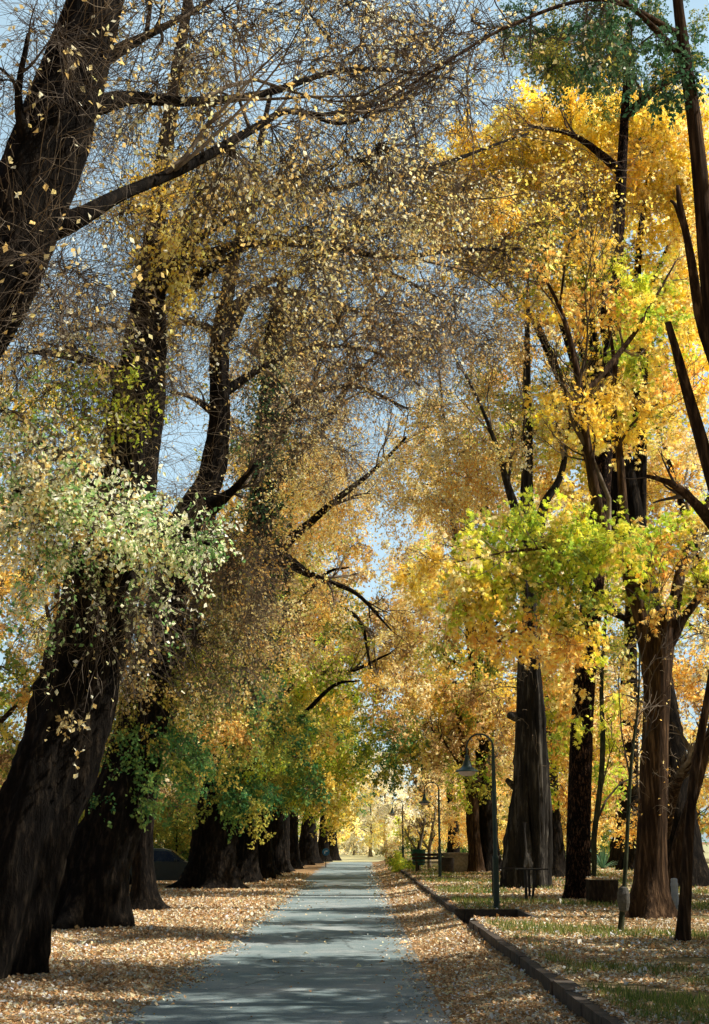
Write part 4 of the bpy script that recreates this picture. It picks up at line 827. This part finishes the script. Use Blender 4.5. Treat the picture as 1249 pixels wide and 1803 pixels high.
# trees past the end of the road, coloured pale for sun and haze
PG = 'pale sunlit trees past the end of the road'
protoF = generic('tree coloured pale for haze, filling the gap at the end of the road', ['palegold', 'pale', 'pale', 'pale'], 17, 6, 15000, .28, 'pale_bark', .4, 3.0, 51, .4, tr=.03, lm='gold_leaf', name='far_tree', group=PG)
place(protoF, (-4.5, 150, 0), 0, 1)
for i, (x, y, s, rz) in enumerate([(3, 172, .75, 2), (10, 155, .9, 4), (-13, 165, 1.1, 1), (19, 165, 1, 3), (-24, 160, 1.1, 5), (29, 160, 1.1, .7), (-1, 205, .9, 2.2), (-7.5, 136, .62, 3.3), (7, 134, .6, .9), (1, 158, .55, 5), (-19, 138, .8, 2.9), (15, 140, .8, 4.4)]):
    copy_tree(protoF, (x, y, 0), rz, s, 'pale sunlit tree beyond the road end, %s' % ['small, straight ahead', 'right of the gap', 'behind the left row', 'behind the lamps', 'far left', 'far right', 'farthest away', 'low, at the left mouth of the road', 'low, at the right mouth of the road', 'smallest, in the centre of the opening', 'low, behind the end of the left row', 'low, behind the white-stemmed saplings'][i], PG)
PB = 'pale sunny bushes along the cross road'  # sunshine put into the pale leaf colours of these bushes
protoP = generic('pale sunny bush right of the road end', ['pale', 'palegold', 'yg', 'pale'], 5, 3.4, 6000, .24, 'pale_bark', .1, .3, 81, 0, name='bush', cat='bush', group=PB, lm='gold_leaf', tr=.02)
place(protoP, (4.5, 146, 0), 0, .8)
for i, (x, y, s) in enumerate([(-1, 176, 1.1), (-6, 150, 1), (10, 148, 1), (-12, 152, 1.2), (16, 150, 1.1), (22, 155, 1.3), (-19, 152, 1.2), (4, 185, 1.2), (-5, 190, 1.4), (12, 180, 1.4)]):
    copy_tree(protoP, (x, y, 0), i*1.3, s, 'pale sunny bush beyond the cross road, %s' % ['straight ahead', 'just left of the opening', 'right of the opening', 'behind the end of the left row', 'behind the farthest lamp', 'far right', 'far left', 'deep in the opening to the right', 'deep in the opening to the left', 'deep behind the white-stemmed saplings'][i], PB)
WL = 'line of woodland closing the view'
for i in range(14):
    copy_tree(protoD if i % 2 else protoC, (-90+i*14+rng.uniform(-3, 3), 215+rng.uniform(-12, 12), 0), i*1.7, 1.0+.2*rng.uniform(), 'distant woodland tree far beyond the avenue', WL)
# ------------------------------------------------------------------ lamps
def lamp(base, label, group):
    t = thing('street_lamp', label, 'street lamp', base, 0, group)
    mb = MB(); mb.lathe([(.085, 0), (.085, .05), (.066, .06), (.064, 1.02), (.07, 1.03), (.07, 1.07), (.045, 1.12), (.043, 2.9), (.03, 3.3), (.026, 3.38)], n=16)
    mb.build('pole', M['lamp_green'], t, smooth=True)
    a = np.linspace(0, math.pi, 22); rad = .285
    pts = [(-rad+rad*math.cos(x), 0, 3.38+rad*math.sin(x)) for x in a]+[(-2*rad, 0, 3.3), (-2*rad, 0, 3.2)]
    mb = MB(); mb.tube(pts, np.linspace(.024, .017, len(pts)), 10)
    th = np.linspace(0, 4.6, 18); mb.tube([(-.02-.13*(1-x/6)*math.sin(x), 0, 3.0+.13*(1-math.cos(x))*(1-x/9)) for x in th], .011, 8)
    mb.build('arm', M['lamp_green'], t, smooth=True)
    c = (-2*rad, 0, 0); mb = MB()
    mb.lathe([(.02, 3.22), (.045, 3.2), (.05, 3.12), (.075, 3.08), (.085, 3.02), (.12, 2.96), (.19, 2.91), (.235, 2.885), (.25, 2.87), (.25, 2.858), (.2, 2.862), (.05, 2.95), (.01, 2.96)], c, 24)
    sh = mb.build('lamp_shade', M['lamp_green'], t, smooth=True)
    mb = MB(); mb.lathe([(.19, 2.862), (.185, 2.83), (.15, 2.795), (.09, 2.772), (.001, 2.765)], c, 20); mb.build('lens', M['lens'], t, smooth=True)
    return t
LG = 'green gooseneck lamps along the kerb'
l0 = lamp((*gnd(875, 1601, Z)[:2], Z), 'nearest green gooseneck street lamp, beside the drain slot', LG)
def copy_thing(o, loc, rz, label, s=1):
    c = o.copy(); COL.objects.link(c); c.location = loc; c.rotation_euler = (0, 0, rz); c.scale = (s, s, s); c['label'] = label
    for ch in o.children:
        k = ch.copy(); COL.objects.link(k); k.parent = c
        for g in ch.children: q = g.copy(); COL.objects.link(q); q.parent = k
    return c
copy_thing(l0, (*gnd(775, 1546, Z)[:2], Z), .05, 'second green street lamp, midway along the kerb with its shade catching the light')
copy_thing(l0, (*gnd(710, 1527, Z)[:2], Z), .1, 'farthest green street lamp, small beside the white-stemmed saplings')

# ------------------------------------------------------------------ parked car, seen from its side, nose towards the road
p = gnd(300, 1568); t = thing('parked_car', 'dark estate car parked in shadow between the trunks on the left', 'car', (-7.85, 54.4, 0), R(3))
def extr(mb, prof, y0, y1, inset=None):  # side profile extruded across the car
    n = len(prof); A = np.array([(x, y0, z) for x, z in prof]); B = np.array([(x, y1, z) for x, z in prof])
    if inset is not None: A[:, 1] += inset; B[:, 1] -= inset
    mb.add(np.vstack([A, B]), [np.array([[i, (i+1) % n, n+(i+1) % n, n+i] for i in range(n)]), np.array([list(range(n))[::-1]]), np.array([[n+i for i in range(n)]])])
low = [(-2.1, .32), (-1.75, .27), (-1.62, .48), (-1.3, .66), (-.98, .48), (-.88, .24), (.85, .24), (.95, .48), (1.27, .66), (1.6, .48), (1.7, .27), (2.05, .32), (2.1, .55), (2.02, .78), (1.6, .88), (1.0, .93), (-1.9, .93), (-2.08, .85), (-2.12, .6)]
mb = MB(); extr(mb, low, -.82, .82); mb.build('body', M['car_paint'], t)
cabp = [(-1.95, .932), (1.02, .932), (.45, 1.36), (.2, 1.42), (-1.5, 1.43), (-1.75, 1.36)]
ins = np.array([0, 0, .13, .16, .16, .14]); mb = MB(); extr(mb, cabp, -.79, .79, ins); cab = mb.build('cabin', M['car_paint'], t)
for sgn in (-1, 1):
    for q in ([(-1.8, .97), (-1.02, .97), (-1.05, 1.34), (-1.62, 1.34)], [(-.96, .97), (-.2, .97), (-.22, 1.35), (-.98, 1.35)], [(-.12, .97), (.86, .97), (.36, 1.33), (-.14, 1.35)]):
        mb = MB(); V = []
        for off in (0, .012):
            for x, z in q: V.append((x, sgn*(.79-.145*(z-.932)/.43+off+.002), z))
        mb.add(V, [np.array([[0, 1, 2, 3], [7, 6, 5, 4], [0, 4, 5, 1], [1, 5, 6, 2], [2, 6, 7, 3], [3, 7, 4, 0]])]); mb.build('window', M['car_glass'], cab)
mb = MB(); V = [(1.0, -.68, .96), (1.0, .68, .96), (.52, .6, 1.33), (.52, -.6, 1.33)]; V += [(x+.03, y, z+.02) for x, y, z in V]
mb.add(V, [np.array([[0, 1, 2, 3], [7, 6, 5, 4], [0, 4, 5, 1], [1, 5, 6, 2], [2, 6, 7, 3], [3, 7, 4, 0]])]); mb.build('windscreen', M['car_glass'], cab)
for x in (-1.3, 1.27):
    for sgn in (-1, 1):
        mb = MB(); mb.lathe([(.2, -.09), (.29, -.1), (.315, -.06), (.315, .06), (.29, .1), (.2, .09)], (0, 0, 0), 24, 'y'); wh = mb.build('wheel', M['tyre'], t, (x, sgn*.74, .315), True)
        mb = MB(); mb.lathe([(.03, sgn*.1), (.12, sgn*.085), (.2, sgn*.095), (.2, sgn*.06)], (0, 0, 0), 20, 'y'); mb.build('rim', M['rim'], wh, None, True)
for sgn in (-1, 1):
    mb = MB(); mb.box((2.05, sgn*.6, .7), (.1, .3, .13), 0, 1, .02); mb.build('headlight', M['lamp_glass'], t)
    mb = MB(); mb.box((-2.08, sgn*.65, .75), (.08, .2, .22), 0, 1, .02); mb.build('tail_light', M['red_glass'], t)
    mb = MB(); mb.box((.72, sgn*.88, 1.0), (.1, .16, .11), 0, 1, .02); mb.build('mirror', M['car_paint'], t)
mb = MB(); mb.box((2.09, 0, .42), (.1, 1.56, .2), 0, 1, .03); mb.build('bumper', M['dark_metal'], t)

# ------------------------------------------------------------------ round blue sign
p = gnd(574, 1527); t = thing('road_sign', 'round blue road sign with a white bent arrow at the far left verge', 'sign', (p[0], p[1], 0))
hz = at(575, 1500, p[1])[2]; mb = MB(); mb.lathe([(.03, 0), (.03, hz+.15)], n=10); mb.build('pole', M['dark_metal'], t)
mb = MB(); mb.lathe([(.24, -.045), (.24, -.033)], (0, 0, hz), 28, 'y'); dsc = mb.build('disc', M['sign_blue'], t)
mb = MB(); s_ = .05
mb.box((-.07, -.05, hz-.04), (.05, .006, .16)); mb.box((-.005, -.05, hz+.055), (.08, .006, .05))
mb.add([(.035, -.053, hz+.11), (.035, -.053, hz+.0), (.13, -.053, hz+.055), (.035, -.047, hz+.11), (.035, -.047, hz+.0), (.13, -.047, hz+.055)], [np.array([[0, 1, 2], [5, 4, 3]]), np.array([[0, 3, 4, 1], [1, 4, 5, 2], [2, 5, 3, 0]])])
mb.build('arrow', M['white_paint'], dsc)

# ------------------------------------------------------------------ lawn furniture
p = gnd(931, 1587, Z); t = thing('table', 'small dark metal table on splayed legs in front of the furrowed trunk', 'table', (p[0], p[1], Z))
mb = MB(); mb.box((.1, 0, .745), (.74, .42, .03), .05, 1, .008); mb.build('table_top', M['dark_metal'], t)
for x, y, fx in ((-.1, -.12, -.02), (.14, -.12, .1), (-.06, .14, -.06), (.2, .14, .1)):
    mb = MB(); mb.tube([(x-fx*.8, y*1.3, 0), (x+.02, y, .735)], [.018, .03], 8); mb.build('leg', M['dark_metal'], t)
p = at(900, 1529, 36); t = thing('rail', 'thin horizontal rail on posts between the nearest lamp and the furrowed trunk', 'rail', (p[0], p[1], Z))
mb = MB(); mb.box((0, 0, p[2]-Z), (1.05, .06, .05), 0, 1, .008); mb.build('bar', M['wood'], t)
for x in (-.46, .46): mb = MB(); mb.box((x, .04, (p[2]-Z)/2), (.06, .06, p[2]-Z), 0, 1, .008); mb.build('post', M['wood'], t)

p = gnd(1066, 1594, Z); t = thing('tree_stump', 'dark sawn tree stump with leaves on top, between the pine and the forked tree', 'stump', (p[0], p[1]+.3, Z))
a = np.linspace(0, 2*math.pi, 40, endpoint=False); V = []
for z, k in ((0, 1.06), (.06, 1.0), (.3, .97), (.52, .98), (.55, .96)):
    rr = .37*k*(1+.03*np.sin(5*a+1)+.02*np.sin(9*a)); V.append(np.column_stack([rr*np.cos(a), rr*np.sin(a), np.full(40, z)]))
mb = MB(); mb.add(np.vstack(V), [np.array([[k*40+i, k*40+(i+1) % 40, (k+1)*40+(i+1) % 40, (k+1)*40+i] for k in range(4) for i in range(40)])]); mb.build('bark', M['stump_side'], t, smooth=True)
mb = MB(); mb.add(np.vstack([V[-1]*.985+np.array([0, 0, .012]), V[-1]*.985+np.array([0, 0, -.03])]), [np.array([list(range(40))]), np.array([[40+i, 40+(i+1) % 40, (i+1) % 40, i] for i in range(40)])]); mb.build('cut_face', M['stump_top'], t)
m_ = 150; u = np.sqrt(rng.uniform(size=m_))*.35; a = rng.uniform(0, 6.28, m_); P = np.column_stack([u*np.cos(a), u*np.sin(a), .565+rng.uniform(0, .03, m_)]); pa = np.array(PAL['litter'])
V, Fq, T = leaf_mesh(P, np.full(m_, .075), rng.normal(size=(m_, 3))*np.array([1, 1, .3]), rng.normal(size=(m_, 3))*.4+np.array([0, 0, 1]), pa[rng.integers(0, 6, m_)])
lo = link('leaf_cover', mesh_np('leaf_cover', V, [Fq], M['litter'], T, smooth=False), t); lo['kind'] = 'stuff'

p = gnd(1194, 1604, Z); mb = MB(); hh = at(1194, 1547, p[1])[2]-Z
mb.lathe([(.075, 0), (.08, .02), (.075, hh-.16), (.08, hh-.155), (.08, hh-.1), (.072, hh-.095), (.07, hh-.02), (.05, hh), (.001, hh+.005)], n=18); bo = mb.build('bollard', M['pale_paint'], None, (p[0]+.02, p[1]+.3, Z), True)
tag(bo, 'short pale bollard between the leaning trunk and the right edge sapling', 'bollard')

p = gnd(738, 1534, Z); t = thing('litter_bin', 'green litter bin on a post beside the kerb', 'bin', (p[0], p[1], Z))
mb = MB(); mb.lathe([(.24, .28), (.29, .32), (.32, .95), (.34, .97), (.34, 1.02), (.3, 1.02), (.27, .5)], n=20); mb.build('bucket', M['bin_green'], t, smooth=True)
mb = MB(); mb.box((0, .37, .65), (.07, .07, 1.3), 0, 1, .01); mb.box((0, .35, .5), (.07, .1, .05)); mb.build('post', M['dark_metal'], t)
p = gnd(764, 1537, Z+0); t = thing('bench', 'low dark wooden bench behind the second lamp', 'bench', (p[0]-.1, p[1]+2, Z), R(4))
mb = MB(); mb.box((0, 0, .45), (1.6, .4, .05), 0, 1, .01); mb.build('seat', M['wood'], t)
mb = MB(); [mb.box((0, .2, z), (1.6, .04, .12), 0, 1, .01) for z in (.62, .78)]; mb.build('backrest', M['wood'], t)
for x in (-.6, .6): mb = MB(); mb.box((x, 0, .21), (.08, .36, .42)); mb.box((x, .235, .44), (.06, .05, .88)); mb.build('leg', M['wood'], t)
p = gnd(808, 1537, Z); t = thing('planter', 'pale square concrete planter left of the reddish trunk', 'planter', (p[0], p[1]+1.5, Z), R(10))
mb = MB(); mb.box((0, 0, .4), (.9, .9, .8), 0, 1.06, .03); mb.build('box', M['concrete'], t); mb = MB(); mb.box((0, 0, .83), (1.06, 1.06, .1), 0, 1, .02); mb.build('rim', M['concrete'], t)
p = gnd(791, 1538, Z); t = thing('litter_drum', 'short dark drum left of the pale planter', 'drum', (p[0], p[1]+1, Z))
mb = MB(); mb.lathe([(.3, 0), (.3, .02), (.29, .04), (.29, .3), (.3, .31), (.29, .33), (.29, .62), (.305, .64), (.305, .67), (.27, .67), (.26, .4)], n=20); mb.build('barrel', M['wood'], t, smooth=True)

# spiky plant and painted sun patch beyond the pine
p = gnd(1062, 1530, Z); t = thing('spiky_plant', 'green spiky rosette plant beyond the stump', 'plant', (p[0], p[1], Z))
n = 46; V = []; Fq = []
for k in range(n):
    a = rng.uniform(0, 6.28); e = rng.uniform(.25, 1.45); L = rng.uniform(.9, 1.4); dv = np.array([math.cos(a)*math.cos(e), math.sin(a)*math.cos(e), math.sin(e)]); sd = np.array([-math.sin(a), math.cos(a), 0])
    for q, wd in ((0, .035), (.5, .05), (1, .003)):
        c = dv*L*q+np.array([0, 0, -.25*q*q*math.cos(e)]); V += [c-sd*wd, c+sd*wd]
    b0 = k*6; Fq += [[b0, b0+1, b0+3, b0+2], [b0+2, b0+3, b0+5, b0+4]]
link('leaves', mesh_np('leaves', np.array(V), [np.array(Fq)], M['agave']), t)
sheet('painted_sun_patch', [10, 18, 30], [62, 90], lambda x, y: x*0+KH+.006, M['bright_grass'])  # pale sheet over the lawn, a pool of sun in its colour

# white-stemmed saplings along the kerb
WS = 'white-stemmed saplings beyond the lamps'
def white_stem(px, py, top, lab):
    t = Tree('sapling', lab, 'sapling', (*gnd(px, py, Z)[:2], Z), WS, 'pale_bark'); d = t.base[1]; h = (py-top)
    t.pl([(px, py+2, d, 7), (px-1, py-h*.3, d, 6), (px+4, py-h*.6, d, 5), (px+12, py-h, d, 3)], 8); t.pl([(px-1, py-h*.35, d, 4), (px-14, py-h*.55, d, 3), (px-26, py-h*.8, d, 2)], 6)
    t.pb(px, top, d, 30, 35, 1, 350, ['pale', 'brown', 'salmon'], tpc=10, lpt=3, tl=.7, size=.13, tr=.01); t.done()
white_stem(738, 1533, 1440, 'white-stemmed sapling rising behind the green bin')
white_stem(756, 1531, 1430, 'white-stemmed sapling between the green bin and the second lamp')

# shrubs at the far end of the kerb
def shrub(px, py, r, pal, lab):
    q = gnd(px, py, Z); t = Tree('shrub', lab, 'shrub', (q[0], q[1], Z), 'low shrubs at the end of the kerb')
    for k in range(4): t.limb([q, q+np.array([rng.normal(0, .2), rng.normal(0, .2), r*.6])], [.03, .01], 5)
    t.blob(q+np.array([0, 0, r*.5]), (r, r, r*.55), 1400, pal, size=.12, tl=.4, tpc=8, lpt=6, tr=.008); t.done()
shrub(690, 1519, 1.1, ['salmon', 'olive'], 'rusty low shrub where the kerb meets the end of the road')
shrub(714, 1531, .7, 'yg', 'bright yellow-green tuft of shrub left of the green bin')
